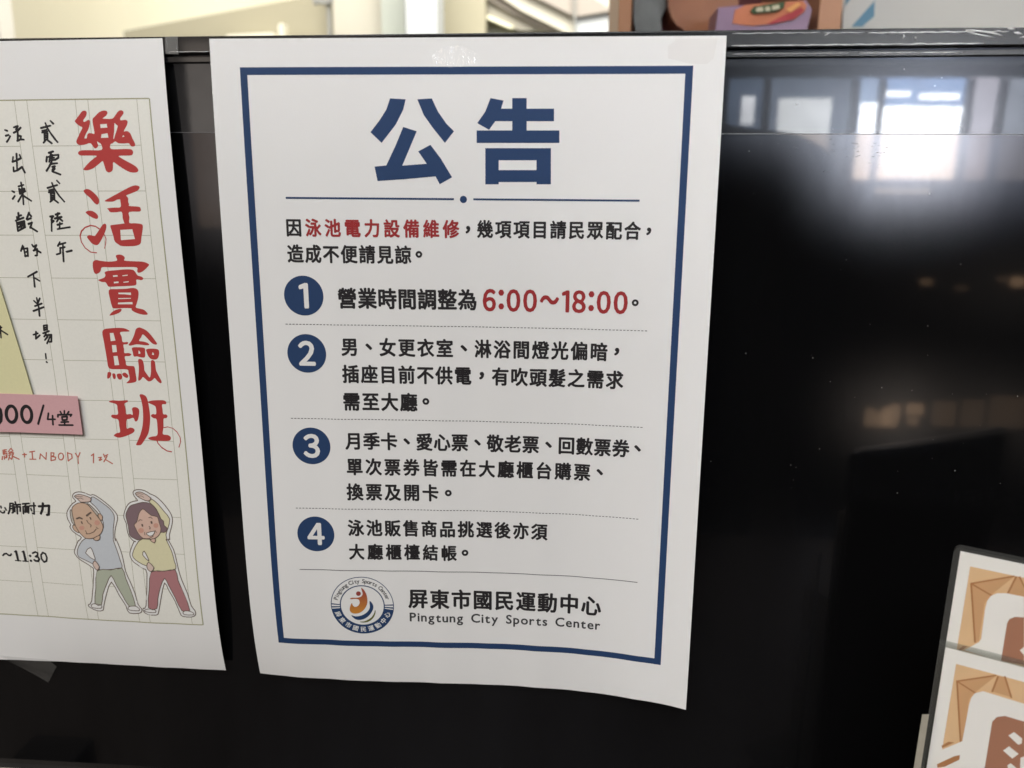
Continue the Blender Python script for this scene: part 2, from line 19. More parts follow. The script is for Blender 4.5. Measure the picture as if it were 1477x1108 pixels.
MAN = [('sticker','white',1,[(144.68,206.2),(143.45,204.49),(143.45,203.22),(144.73,201.9),(147.04,201.34),(149.54,201.66),(152.58,202.81),(153.9,202.45),(156.01,203.39),(159.49,206.11),(162.62,209.17),(164.81,212.28),(164.84,214.84),(163.46,218.74),(162.54,222.65),(162.5,225.9),(162.89,224.82),(164.63,230.61),(165.45,236.0),(165.96,241.96),(167.72,247.42),(169.39,253.46),(170.28,259.64),(171.71,261.66),(171.42,263.79),(168.85,264.72),(164.94,264.67),(163.85,262.08),(163.58,260.51),(160.93,254.92),(157.96,247.89),(154.67,254.21),(152.19,261.14),(151.28,263.84),(148.24,264.28),(144.53,262.64),(144.03,261.08),(146.11,258.85),(149.38,243.26),(148.49,240.04),(143.28,236.79),(140.75,233.68),(141.08,231.19),(143.37,226.65),(143.57,226.73),(145.27,224.86),(143.33,223.48),(140.98,221.63),(139.96,219.4),(140.58,218.41),(139.32,215.55),(139.31,212.33),(140.87,209.7),(142.93,207.38)]),('jumper','blue',1,[(152.71,204.46),(154.08,203.61),(158.18,206.48),(161.64,209.53),(163.34,212.65),(162.95,216.19),(162.1,220.09),(161.72,224.31),(161.57,225.85),(162.88,231.18),(163.94,236.57),(164.26,240.04),(158.82,241.04),(152.93,241.47),(152.07,240.61),(149.87,238.72),(145.75,236.67),(142.53,235.09),(142.12,232.62),(143.24,229.61),(145.29,226.81),(145.53,226.64),(147.66,225.08),(151.53,225.07),(154.99,222.97),(157.38,218.99),(157.22,214.81),(156.35,211.32),(154.17,208.22),(152.32,206.38)]),('trousers','green',1,[(151.42,241.9),(158.29,241.42),(164.26,240.04),(165.54,245.5),(167.21,251.52),(168.74,260.24),(165.26,260.68),(162.82,255.34),(160.21,249.31),(158.26,244.33),(155.37,249.04),(152.61,254.84),(151.02,260.67),(147.65,260.08),(149.41,251.4)]),('shoe','white',1,[(145.45,261.52),(146.86,260.39),(150.73,260.95),(150.74,262.54),(147.97,262.86),(145.78,262.56)]),('shoe','white',1,[(164.94,261.23),(168.46,260.52),(170.48,261.73),(170.06,263.07),(165.19,262.96)]),('elbow_gap','white',1,[(149.43,229.81),(146.47,232.91),(150.9,236.42),(150.66,233.21)]),('ear','skin',1,[(141.47,219.01),(142.81,218.63),(144.47,222.13),(143.5,222.17),(141.87,220.94)]),('ear','skin',1,[(155.26,212.49),(156.58,212.12),(157.53,213.52),(156.99,215.46),(155.94,214.86)]),('hair','grey',1,[(141.11,211.62),(142.02,210.78),(142.28,215.1),(142.83,218.47),(141.27,216.76)]),('hair','grey',1,[(150.32,207.09),(151.7,207.52),(153.98,209.82),(155.57,211.99),(154.88,212.98),(153.23,210.81),(151.61,208.32)]),('face','skin',1,[(142.24,210.29),(143.25,208.65),(145.69,207.11),(148.28,206.85),(150.44,207.41),(152.42,209.56),(154.32,212.36),(155.94,214.86),(156.96,217.07),(157.18,219.32),(155.71,222.29),(153.27,224.02),(150.24,225.12),(147.66,225.08),(145.9,223.69),(144.23,221.49),(142.97,218.62),(142.53,215.74),(142.2,213.18)]),('cheek','blush',0,[(147.58,219.72),(147.49,220.03),(147.32,220.31),(147.08,220.57),(146.77,220.77),(146.43,220.9),(146.07,220.95),(145.72,220.93),(145.41,220.82),(145.15,220.65),(144.96,220.42),(144.86,220.14),(144.85,219.84),(144.94,219.53),(145.11,219.24),(145.36,218.99),(145.66,218.79),(146.0,218.66),(146.36,218.61),(146.71,218.63),(147.02,218.74),(147.28,218.91),(147.47,219.14),(147.57,219.42)]),('cheek','blush',0,[(155.8,216.64),(155.71,216.99),(155.54,217.32),(155.29,217.61),(154.99,217.84),(154.65,217.99),(154.29,218.05),(153.95,218.02),(153.64,217.9),(153.38,217.69),(153.2,217.42),(153.1,217.1),(153.1,216.75),(153.19,216.39),(153.36,216.06),(153.61,215.77),(153.91,215.54),(154.25,215.39),(154.61,215.33),(154.95,215.37),(155.26,215.49),(155.52,215.69),(155.7,215.97),(155.79,216.29)]),('collar','skin',1,[(151.53,225.07),(154.98,223.13),(154.72,225.25),(153.03,225.98)]),('hand','pale',1,[(144.35,203.66),(146.56,202.63),(149.08,202.85),(152.74,204.14),(152.22,205.91),(149.94,206.31),(147.37,206.41),(145.94,205.03)]),('hand','pale',1,[(149.69,238.23),(151.11,236.66),(152.9,239.82),(151.45,241.65),(150.17,240.2)])]
MAN_LINES = [([(144.23,215.02),(145.75,214.38),(146.97,214.91)],0.777),([(149.59,213.19),(151.87,211.5)],0.837),([(146.45,216.54),(146.74,217.33)],0.647),([(151.24,214.09),(151.53,214.88)],0.643),([(149.29,215.61),(149.94,216.88),(151.26,217.95),(150.96,219.09)],0.323),([(148.12,222.61),(149.91,222.54),(152.28,221.46),(153.77,219.78)],0.324),([(148.0,221.0),(148.59,222.76)],0.292),([(153.72,218.82),(154.73,219.74)],0.29),([(144.8,203.96),(146.44,203.58),(148.66,203.66)],0.257),([(145.66,204.73),(147.63,204.33),(148.83,204.92)],0.257)]
WOMAN = [('sticker','white',1,[(176.21,204.57),(174.84,202.73),(174.26,200.86),(175.18,199.57),(177.4,199.12),(180.16,199.57),(182.79,201.21),(185.17,202.23),(188.01,204.82),(190.76,208.51),(192.33,211.63),(192.53,214.48),(191.58,218.02),(190.3,221.59),(190.21,224.17),(189.28,224.03),(191.62,229.04),(192.52,234.39),(193.17,239.8),(194.28,245.24),(196.4,252.23),(197.58,258.86),(199.17,261.66),(199.14,264.02),(196.83,265.29),(192.53,265.12),(191.31,263.33),(189.65,257.14),(186.99,251.1),(185.28,247.13),(182.72,254.88),(180.53,262.8),(179.03,264.99),(174.21,264.7),(172.51,262.94),(172.72,261.35),(174.37,259.95),(176.95,242.46),(175.34,239.79),(170.89,236.75),(169.3,233.86),(169.63,230.89),(172.07,225.9),(172.89,225.8),(171.53,225.2),(169.86,223.0),(169.22,220.13),(169.13,216.59),(168.29,214.07),(168.57,211.5),(170.21,207.95),(172.33,205.81),(174.92,204.93)]),('jumper','yellow',1,[(181.78,205.02),(183.16,203.71),(186.02,206.14),(188.77,209.85),(191.22,213.57),(189.83,218.4),(188.58,221.65),(188.9,224.86),(188.34,224.07),(190.58,230.06),(191.47,235.41),(191.79,239.35),(185.73,240.69),(180.0,240.83),(180.88,239.3),(178.57,236.43),(177.18,238.22),(173.32,236.4),(170.92,234.28),(170.66,232.32),(172.24,228.82),(174.49,225.56),(174.32,225.74),(176.7,224.19),(180.46,224.37),(183.07,223.46),(186.19,220.45),(187.38,217.85),(186.84,213.72),(185.12,209.02),(183.47,206.86)]),('trousers','rose',1,[(179.23,241.37),(185.72,240.84),(191.51,239.86),(192.37,245.32),(194.49,252.31),(196.56,261.51),(192.44,261.96),(189.89,255.07),(187.27,248.55),(185.56,244.6),(182.84,249.76),(180.91,256.0),(179.77,261.26),(175.45,260.95),(177.29,250.02)]),('shoe','white',1,[(173.0,262.91),(175.1,261.75),(178.69,262.1),(178.74,263.52),(175.34,263.59)]),('shoe','white',1,[(193.1,262.46),(195.33,261.83),(198.09,262.75),(197.95,263.97),(193.39,264.02)]),('elbow_gap','white',1,[(176.82,230.5),(175.88,232.59),(178.65,235.68),(178.17,233.48)]),('hair','mauve',1,[(169.38,212.75),(170.29,210.17),(172.14,207.56),(174.76,206.52),(178.62,205.44),(181.7,205.81),(184.03,207.47),(185.62,210.27),(186.56,213.41),(188.0,214.63),(188.1,216.86),(189.39,218.1),(189.08,219.71),(187.43,220.57),(186.19,220.45),(183.23,221.85),(179.88,223.91),(176.73,223.87),(174.42,224.77),(171.98,223.89),(170.25,222.34),(170.1,217.84)]),('face','pink',1,[(178.28,208.77),(180.03,209.98),(182.33,211.97),(185.23,212.66),(185.75,215.35),(186.38,218.52),(185.47,221.44),(183.06,223.63),(179.85,224.23),(177.05,223.85),(175.05,221.83),(173.77,218.99),(173.2,216.92),(174.77,215.42),(176.15,211.23)]),('cheek','blush',0,[(177.81,219.8),(177.73,220.13),(177.55,220.45),(177.29,220.73),(176.97,220.94),(176.61,221.09),(176.22,221.14),(175.85,221.11),(175.51,221.0),(175.23,220.8),(175.03,220.55),(174.92,220.24),(174.9,219.91),(174.99,219.57),(175.16,219.25),(175.42,218.98),(175.75,218.76),(176.11,218.62),(176.49,218.56),(176.86,218.59),(177.2,218.71),(177.48,218.9),(177.68,219.16),(177.8,219.47)]),('cheek','blush',0,[(185.34,217.02),(185.26,217.34),(185.11,217.64),(184.88,217.9),(184.61,218.1),(184.29,218.24),(183.96,218.29),(183.64,218.26),(183.35,218.15),(183.11,217.96),(182.93,217.72),(182.84,217.43),(182.82,217.11),(182.9,216.8),(183.05,216.5),(183.28,216.24),(183.56,216.04),(183.87,215.9),(184.2,215.85),(184.52,215.88),(184.81,215.99),(185.05,216.18),(185.23,216.42),(185.32,216.71)]),('mouth','white',1,[(179.07,221.04),(183.11,219.92),(182.29,221.88),(180.64,222.59),(179.45,221.99)]),('collar','pink',1,[(180.45,224.53),(183.04,223.79),(182.5,226.07)]),('hand','pale',1,[(175.48,201.13),(176.97,200.3),(179.12,200.54),(182.91,203.09),(181.5,204.71),(178.78,203.86),(176.72,202.67)]),('hand','pale',1,[(177.45,237.96),(178.59,236.18),(180.91,239.05),(179.25,241.12),(177.71,239.94)])]
WOMAN_LINES = [([(175.59,215.07),(176.47,214.24),(177.54,214.52)],0.284),([(180.97,213.13),(181.94,212.77),(182.65,213.55)],0.283),([(177.31,216.77),(177.4,217.41)],0.821),([(182.02,215.16),(182.11,215.8)],0.817),([(180.69,217.45),(181.22,218.39),(180.7,218.89)],0.315),([(178.01,220.59),(178.18,222.04)],0.285),([(183.46,219.59),(183.99,220.53)],0.283),([(175.92,201.43),(177.51,201.07),(179.36,201.32)],0.251),([(176.76,202.35),(178.34,202.14),(179.51,202.89)],0.251)]
LOGO = [('body','orange',[(54.86,244.69),(56.1,245.77),(57.15,247.95),(57.56,250.47),(57.38,253.01),(56.27,255.57),(54.17,257.7),(51.55,258.49),(49.56,257.95),(48.91,256.68),(49.14,254.75),(50.09,252.82),(50.46,254.09),(51.43,254.87),(52.89,254.36),(53.81,252.75),(53.46,251.01),(51.91,250.57),(49.61,250.77),(49.79,250.04),(52.51,249.92),(54.53,249.41),(55.44,247.98),(55.22,246.41)]),('head','rust',[(54.59,247.74),(54.54,248.05),(54.42,248.34),(54.23,248.59),(53.98,248.79),(53.7,248.91),(53.4,248.96),(53.11,248.92),(52.84,248.81),(52.61,248.62),(52.44,248.38),(52.34,248.09),(52.31,247.78),(52.37,247.47),(52.49,247.18),(52.68,246.93),(52.93,246.74),(53.21,246.61),(53.5,246.57),(53.8,246.6),(54.07,246.72),(54.3,246.9),(54.47,247.15),(54.57,247.43)]),('wave','navy',[(49.49,259.4),(51.48,260.01),(54.38,259.46),(57.03,257.8),(58.57,255.21),(58.57,251.72),(59.8,252.97),(60.3,254.87),(59.64,257.12),(57.81,259.72),(55.44,261.38),(52.83,261.92),(50.85,261.15)]),('leaf','olive',[(53.36,262.89),(55.97,262.51),(58.92,260.67),(60.45,258.38),(61.1,256.45),(61.18,258.05),(60.07,260.65),(57.98,262.63),(55.35,263.33)])]
HOLDER = {'a':[300.91,-55.0,-190.84],'th':0.4581,'fo':7.0}
CARD_BACK = {'edge':[(-0.01,0.01),(20.56,0.04),(0.18,39.6)],'orange':[(3.92,5.19),(21.28,5.2),(4.0,40.58)],'kite':[(5.1,12.0),(18.44,5.16),(12.14,14.71),(10.49,18.96),(10.69,34.71),(9.33,35.88)],'kl':[[(5.1,12.0),(18.11,5.39)],[(5.1,12.0),(12.17,14.93)],[(18.83,5.42),(17.16,12.8)],[(19.86,5.14),(22.18,9.07)],[(5.1,12.0),(9.49,35.59)]],'flap':[(18.83,5.42),(20.04,5.18),(22.58,9.41),(23.01,12.5),(17.15,12.71)],'white':[(12.02,15.21),(13.81,13.53),(16.61,12.73),(22.31,12.57),(26.12,38.5),(18.59,40.73),(6.44,40.02),(10.75,35.18),(11.29,33.55),(10.91,20.73),(11.2,17.33)],'brown':[(18.58,24.55),(19.06,22.75),(20.67,21.32),(23.45,20.71),(26.11,39.71),(18.74,40.53)],'frag':[(24.02,34.24),(25.21,32.2),(25.75,36.1)],'orn':[(4.4,40.69),(5.67,38.55),(7.33,38.0),(5.36,40.62)]}
CARD_FRONT = {'edge':[(0.99,37.32),(25.73,37.96),(-0.15,91.77)],'orange':[(4.26,42.9),(26.57,43.95),(3.64,81.15)],'kl':[[(5.48,50.01),(17.43,43.29)],[(5.48,50.01),(11.87,52.73)],[(18.21,43.5),(17.24,50.27)],[(20.33,42.76),(23.45,50.47)],[(5.48,50.01),(10.04,76.0)]],'kite':[(5.48,50.01),(17.47,43.57),(11.87,52.73),(10.4,56.3),(10.75,74.14),(9.81,76.09)],'flap':[(18.21,43.5),(20.33,42.76),(23.45,50.47),(17.24,50.27)],'white':[(11.89,52.93),(14.33,51.13),(27.79,51.61),(32.08,82.22),(1.32,95.7),(2.85,88.0),(3.72,81.76),(10.44,74.79),(10.65,58.24),(11.02,55.06)],'brown':[(18.9,62.68),(20.08,60.21),(22.51,58.77),(28.8,58.83),(32.08,82.22),(19.18,87.87)],'frag':[[(24.69,66.47),(26.25,64.33),(29.07,66.01),(29.23,68.16),(28.24,69.07)],[(23.9,73.4),(25.52,70.89),(28.92,72.84),(27.21,75.59)],[(26.05,79.17),(26.98,77.74),(29.2,79.15),(29.35,81.35),(27.16,81.78)],[(29.7,74.24),(30.8,73.07),(31.81,80.28),(30.34,80.41)]],'orn':[(3.85,79.58),(5.94,76.93),(7.87,76.46),(4.21,80.49)],'orn2':[(3.3,88.35),(8.62,82.37),(10.45,81.07),(10.48,83.17),(6.13,88.21),(3.73,89.78)]}
RIM = [(-2.11,47.51),(-1.88,2.94),(-1.22,0.75),(0.01,-0.57),(1.12,-1.0),(20.42,-1.18)]
STRIP = [(-4.36,64.84),(-2.05,63.96),(-3.47,88.86),(-6.31,90.08)]
CAM = {'loc':[151.488,-347.344,-54.136],'right':[0.997198,0.074574,0.005937],'up':[-0.024332,0.248263,0.968387],'back':[0.070742,-0.965818,0.249381],'lens':28.3671}
WA = {'p':[(0,1),(0,2),(0,3),(0,4),(0,5),(0,6),(1,1),(1,2),(1,3),(1,4),(1,5),(1,6),(2,1),(2,2),(2,3),(2,4),(2,5),(3,1),(3,2),(3,3),(3,4)],'c':[10.1286,-25.1841,12.1959,17.5449,4.259,-18.0053,-6.2689,-1.4584,-10.0247,-6.7026,2.7113,16.0794,31.8351,5.6624,3.7217,-3.9198,-14.8587,39.3571,24.3823,7.9063,-3.2205]}
WB = {'p':[(0,1),(0,2),(0,3),(0,4),(0,5),(0,6),(1,1),(1,2),(1,3),(1,4),(1,5),(2,1),(2,2),(2,3),(2,4)],'c':[20.8144,-53.3828,19.4421,48.1682,17.6476,-52.6395,15.4551,-20.7872,5.4895,7.3474,-3.5421,-10.4109,-6.967,0.0093,6.9363],'q':[-19.939018,-0.338118,-0.010605],'d':[0.0,-0.0869,-0.1792,-0.8925]}
HEADING = [[[(75.02,23.39),(81.51,23.76),(80.4,27.81),(77.11,33.73),(70.98,41.0),(66.36,36.74),(70.46,31.89),(73.33,27.81)]],[[(86.35,23.76),(92.36,23.4),(94.85,28.53),(98.3,33.32),(101.4,36.28),(97.59,40.91),(92.8,35.19),(88.97,30.01)]],[[(80.24,34.62),(85.87,36.32),(79.46,50.11),(89.8,49.3),(86.34,44.33),(91.52,41.68),(95.77,47.16),(100.42,54.72),(95.22,57.58),(93.44,54.38),(80.52,55.6),(68.74,56.44),(67.65,50.56),(72.7,50.07),(76.9,41.96)]],[[(116.56,23.28),(121.93,24.26),(120.92,27.39),(125.5,27.39),(125.47,23.29),(131.37,23.29),(131.41,27.39),(142.57,27.39),(142.66,32.26),(131.47,32.27),(131.51,35.89),(144.94,35.86),(145.04,40.78),(110.81,40.88),(110.83,35.93),(125.56,35.9),(125.54,32.27),(118.56,32.28),(116.02,35.69),(111.08,33.05),(114.43,28.52)]],[[(114.42,42.94),(141.6,42.84),(141.86,57.31),(135.85,57.35),(135.84,56.42),(120.06,56.52),(120.06,57.46),(114.4,57.49)],[(120.03,47.76),(135.71,47.68),(135.77,51.61),(120.05,51.7)]]]
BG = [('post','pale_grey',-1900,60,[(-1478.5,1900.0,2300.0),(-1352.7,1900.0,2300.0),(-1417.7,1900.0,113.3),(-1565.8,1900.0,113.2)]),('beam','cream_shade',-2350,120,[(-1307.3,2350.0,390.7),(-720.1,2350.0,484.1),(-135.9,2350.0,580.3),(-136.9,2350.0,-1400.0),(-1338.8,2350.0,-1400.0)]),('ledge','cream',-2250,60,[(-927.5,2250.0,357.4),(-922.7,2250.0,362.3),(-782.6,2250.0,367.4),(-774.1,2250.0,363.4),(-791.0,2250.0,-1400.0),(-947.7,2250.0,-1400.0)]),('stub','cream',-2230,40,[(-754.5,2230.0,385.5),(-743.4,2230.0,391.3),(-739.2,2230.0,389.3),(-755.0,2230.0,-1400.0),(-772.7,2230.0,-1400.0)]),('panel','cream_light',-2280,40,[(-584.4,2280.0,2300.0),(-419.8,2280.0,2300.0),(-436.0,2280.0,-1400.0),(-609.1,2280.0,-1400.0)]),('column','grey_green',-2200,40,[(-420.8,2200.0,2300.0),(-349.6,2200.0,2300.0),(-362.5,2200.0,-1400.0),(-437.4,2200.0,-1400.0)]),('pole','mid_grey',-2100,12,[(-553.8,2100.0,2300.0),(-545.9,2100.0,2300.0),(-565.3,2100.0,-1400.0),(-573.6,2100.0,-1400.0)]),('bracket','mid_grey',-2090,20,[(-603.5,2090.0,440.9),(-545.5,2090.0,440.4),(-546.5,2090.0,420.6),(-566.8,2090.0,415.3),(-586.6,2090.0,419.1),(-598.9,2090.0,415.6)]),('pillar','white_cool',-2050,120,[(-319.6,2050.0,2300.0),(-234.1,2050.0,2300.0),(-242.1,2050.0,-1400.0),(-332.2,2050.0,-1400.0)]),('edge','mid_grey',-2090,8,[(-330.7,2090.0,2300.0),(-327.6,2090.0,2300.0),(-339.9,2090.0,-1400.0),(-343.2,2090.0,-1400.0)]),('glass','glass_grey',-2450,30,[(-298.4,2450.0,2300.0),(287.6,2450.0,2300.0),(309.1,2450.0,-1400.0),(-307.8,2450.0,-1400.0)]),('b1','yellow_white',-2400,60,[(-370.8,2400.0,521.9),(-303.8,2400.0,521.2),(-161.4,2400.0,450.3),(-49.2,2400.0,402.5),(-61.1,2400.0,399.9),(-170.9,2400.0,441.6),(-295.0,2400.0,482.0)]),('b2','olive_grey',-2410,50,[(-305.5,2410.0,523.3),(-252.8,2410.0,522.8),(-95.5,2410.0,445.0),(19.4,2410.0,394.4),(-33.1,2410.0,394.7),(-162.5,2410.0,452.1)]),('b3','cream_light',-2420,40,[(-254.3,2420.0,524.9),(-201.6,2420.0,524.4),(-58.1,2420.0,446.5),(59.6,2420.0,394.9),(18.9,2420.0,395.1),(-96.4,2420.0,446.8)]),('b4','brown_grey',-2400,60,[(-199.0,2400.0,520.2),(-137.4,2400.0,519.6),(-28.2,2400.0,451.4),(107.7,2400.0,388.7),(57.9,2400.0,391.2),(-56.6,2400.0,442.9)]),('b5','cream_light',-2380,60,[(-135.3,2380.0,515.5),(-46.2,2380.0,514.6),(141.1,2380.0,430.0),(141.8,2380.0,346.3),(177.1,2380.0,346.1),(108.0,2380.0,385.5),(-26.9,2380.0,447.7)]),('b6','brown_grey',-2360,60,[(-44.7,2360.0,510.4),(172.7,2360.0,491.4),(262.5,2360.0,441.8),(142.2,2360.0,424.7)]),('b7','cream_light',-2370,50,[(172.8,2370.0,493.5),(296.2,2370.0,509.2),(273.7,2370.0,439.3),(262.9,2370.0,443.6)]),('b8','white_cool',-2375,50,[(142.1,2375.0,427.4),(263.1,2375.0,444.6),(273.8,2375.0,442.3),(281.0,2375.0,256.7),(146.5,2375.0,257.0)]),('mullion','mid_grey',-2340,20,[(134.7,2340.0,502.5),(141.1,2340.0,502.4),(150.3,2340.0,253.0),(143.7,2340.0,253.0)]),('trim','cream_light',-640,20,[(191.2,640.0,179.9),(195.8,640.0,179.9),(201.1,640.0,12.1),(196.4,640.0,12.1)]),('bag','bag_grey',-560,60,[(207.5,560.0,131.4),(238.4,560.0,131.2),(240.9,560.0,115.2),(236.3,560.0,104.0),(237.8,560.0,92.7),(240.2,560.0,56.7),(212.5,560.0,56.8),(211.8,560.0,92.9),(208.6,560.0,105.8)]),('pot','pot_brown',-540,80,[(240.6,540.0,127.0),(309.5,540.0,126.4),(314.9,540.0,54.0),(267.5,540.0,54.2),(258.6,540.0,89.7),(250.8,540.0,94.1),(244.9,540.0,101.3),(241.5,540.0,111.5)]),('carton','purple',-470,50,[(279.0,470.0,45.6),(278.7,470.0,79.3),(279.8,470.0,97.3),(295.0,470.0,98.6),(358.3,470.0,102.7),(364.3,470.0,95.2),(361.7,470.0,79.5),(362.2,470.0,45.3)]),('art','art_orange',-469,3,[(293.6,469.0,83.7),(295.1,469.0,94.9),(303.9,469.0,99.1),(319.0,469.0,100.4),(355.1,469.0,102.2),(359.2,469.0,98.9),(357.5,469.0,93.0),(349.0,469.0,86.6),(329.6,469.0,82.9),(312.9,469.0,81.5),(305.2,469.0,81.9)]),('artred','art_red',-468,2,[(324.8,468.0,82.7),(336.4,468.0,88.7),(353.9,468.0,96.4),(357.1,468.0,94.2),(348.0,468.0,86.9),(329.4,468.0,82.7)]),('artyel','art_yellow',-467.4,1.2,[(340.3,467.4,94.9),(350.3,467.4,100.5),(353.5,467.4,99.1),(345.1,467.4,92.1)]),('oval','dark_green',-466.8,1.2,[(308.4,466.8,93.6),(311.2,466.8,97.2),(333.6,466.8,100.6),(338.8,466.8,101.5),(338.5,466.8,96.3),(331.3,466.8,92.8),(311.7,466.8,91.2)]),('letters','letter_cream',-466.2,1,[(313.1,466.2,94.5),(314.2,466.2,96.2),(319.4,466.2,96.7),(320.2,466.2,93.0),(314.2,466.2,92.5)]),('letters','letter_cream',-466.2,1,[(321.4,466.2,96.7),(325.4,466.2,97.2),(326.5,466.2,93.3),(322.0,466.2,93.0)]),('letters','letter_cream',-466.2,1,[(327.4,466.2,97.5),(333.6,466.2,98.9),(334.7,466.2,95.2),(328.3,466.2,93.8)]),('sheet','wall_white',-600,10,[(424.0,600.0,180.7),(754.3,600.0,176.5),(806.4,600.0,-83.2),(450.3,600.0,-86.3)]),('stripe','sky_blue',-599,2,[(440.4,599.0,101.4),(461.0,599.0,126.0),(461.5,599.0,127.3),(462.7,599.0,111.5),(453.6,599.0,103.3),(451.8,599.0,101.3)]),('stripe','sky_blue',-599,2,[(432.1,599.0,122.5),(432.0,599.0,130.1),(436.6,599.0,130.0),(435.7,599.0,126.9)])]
FREETAPE = [[(-140.7,-1.0,-294.9),(-136.9,-1.0,-294.2),(-131.7,-1.0,-294.6),(-120.8,-1.0,-294.9),(-111.2,-1.0,-295.2),(-106.2,-1.0,-298.2)],[(-143.2,2.0,-296.7),(-139.6,2.0,-297.3),(-134.7,2.0,-299.9),(-125.2,2.0,-305.0),(-118.4,2.0,-308.9),(-115.2,2.0,-310.8)]]
CABX = [(189.3,480.0,106.5),(201.6,480.0,106.4),(373.5,480.0,104.9),(394.4,480.0,104.7)]

# ------------------------------------------------------------------ camera, world, lamps, exposure
cam = bpy.data.cameras.new('camera')
cam.lens = CAM['lens']; cam.sensor_width = 36; cam.clip_start = 0.01; cam.clip_end = 60
cam.dof.use_dof = True; cam.dof.focus_distance = 0.37; cam.dof.aperture_fstop = 9
co = bpy.data.objects.new('camera', cam); C.objects.link(co)
M3 = Matrix((CAM['right'], CAM['up'], CAM['back'])).transposed()
co.matrix_world = Matrix.Translation(Vector(CAM['loc']) * MM) @ M3.to_4x4()
sc.camera = co

world = bpy.data.worlds.new('World'); sc.world = world; world.use_nodes = True
wb = world.node_tree.nodes['Background']
wb.inputs['Color'].default_value = (1.0, 0.92, 0.80, 1); wb.inputs['Strength'].default_value = 0.085

def area(name, loc, target, sx, sy, power, col=(1, 1, 1), spread=180):
    l = bpy.data.lights.new(name, 'AREA'); l.shape = 'RECTANGLE'; l.size = sx; l.size_y = sy
    l.energy = power; l.color = col; l.spread = math.radians(spread)
    o = bpy.data.objects.new(name, l); C.objects.link(o); o.location = loc
    o.rotation_euler = (Vector(target) - Vector(loc)).to_track_quat('-Z', 'Y').to_euler()
    return o
area('unseen_lamp', (-0.05, -2.1, 2.05), (0.0, 0, -0.2), 1.6, 1.2, 65, (0.965, 0.98, 1.0))  # unseen main lamp, lights the sheets from above
area('unseen_lamp', (-1.5, -1.5, 1.25), (-0.1, 0, -0.25), 0.8, 0.8, 19, (1.0, 0.88, 0.72))  # warm fill added for the lower left, kept out of the reflections
area('unseen_lamp', (0.2, 1.3, 1.9), (0.1, 2.6, 0.3), 1.6, 1.0, 140, (1.0, 0.97, 0.9))  # added lamp that brightens the room behind the screen
area('unseen_lamp', (0.9, 0.1, 1.1), (0.3, 0.6, 0.05), 0.5, 0.3, 2.5, (1.0, 0.97, 0.93), 120)  # small added lamp for the cabinet and the poster beside it

sc.view_settings.view_transform = 'Standard'; sc.view_settings.look = 'None'
sc.view_settings.exposure = 0; sc.view_settings.gamma = 1; sc.view_settings.use_curve_mapping = False
sc.cycles.use_denoising = True
sc.cycles.max_bounces = 8; sc.cycles.transparent_max_bounces = 12
sc.cycles.sample_clamp_indirect = 6

# ------------------------------------------------------------------ materials
MATS = {}
def mat(name, col, rough=0.6, spec=0.3, coat=0.0, coat_rough=0.05, metal=0.0, noise=0.0, nscale=60, bump=0.0, bscale=300):
    if name in MATS: return MATS[name]
    m = bpy.data.materials.new(name); m.use_nodes = True
    nt = m.node_tree; p = nt.nodes['Principled BSDF']
    p.inputs['Base Color'].default_value = (*col, 1); p.inputs['Roughness'].default_value = rough
    p.inputs['Specular IOR Level'].default_value = spec; p.inputs['Coat Weight'].default_value = coat
    p.inputs['Coat Roughness'].default_value = coat_rough; p.inputs['Metallic'].default_value = metal
    tc = nt.nodes.new('ShaderNodeTexCoord')
    if noise:
        n = nt.nodes.new('ShaderNodeTexNoise'); n.inputs['Scale'].default_value = nscale; n.inputs['Detail'].default_value = 6
        nt.links.new(tc.outputs['Object'], n.inputs['Vector'])
        r = nt.nodes.new('ShaderNodeMapRange'); r.inputs['To Min'].default_value = 1 - noise; r.inputs['To Max'].default_value = 1 + noise
        nt.links.new(n.outputs['Fac'], r.inputs['Value'])
        mx = nt.nodes.new('ShaderNodeMix'); mx.data_type = 'RGBA'; mx.blend_type = 'MULTIPLY'; mx.inputs['Factor'].default_value = 1
        mx.inputs['A'].default_value = (*col, 1); nt.links.new(r.outputs['Result'], mx.inputs['B'])
        nt.links.new(mx.outputs['Result'], p.inputs['Base Color'])
    if bump:
        n2 = nt.nodes.new('ShaderNodeTexNoise'); n2.inputs['Scale'].default_value = bscale; n2.inputs['Detail'].default_value = 4
        nt.links.new(tc.outputs['Object'], n2.inputs['Vector'])
        b = nt.nodes.new('ShaderNodeBump'); b.inputs['Strength'].default_value = bump; b.inputs['Distance'].default_value = 0.001
        nt.links.new(n2.outputs['Fac'], b.inputs['Height']); nt.links.new(b.outputs['Normal'], p.inputs['Normal'])
    MATS[name] = m
    return m
def ink(name, col): return mat('ink_' + name, col, 0.55, 0.25, noise=0.05, nscale=900)
def emit(name, col, s):
    m = bpy.data.materials.new(name); m.use_nodes = True; nt = m.node_tree; nt.nodes.clear()
    e = nt.nodes.new('ShaderNodeEmission'); o = nt.nodes.new('ShaderNodeOutputMaterial')
    n = nt.nodes.new('ShaderNodeTexNoise'); n.inputs['Scale'].default_value = 9; n.inputs['Detail'].default_value = 5
    tc = nt.nodes.new('ShaderNodeTexCoord'); nt.links.new(tc.outputs['Object'], n.inputs['Vector'])
    r = nt.nodes.new('ShaderNodeMapRange'); r.inputs['To Min'].default_value = s * 0.6; r.inputs['To Max'].default_value = s * 1.4
    nt.links.new(n.outputs['Fac'], r.inputs['Value']); nt.links.new(r.outputs['Result'], e.inputs['Strength'])
    e.inputs['Color'].default_value = (*col, 1); nt.links.new(e.outputs[0], o.inputs[0]); return m
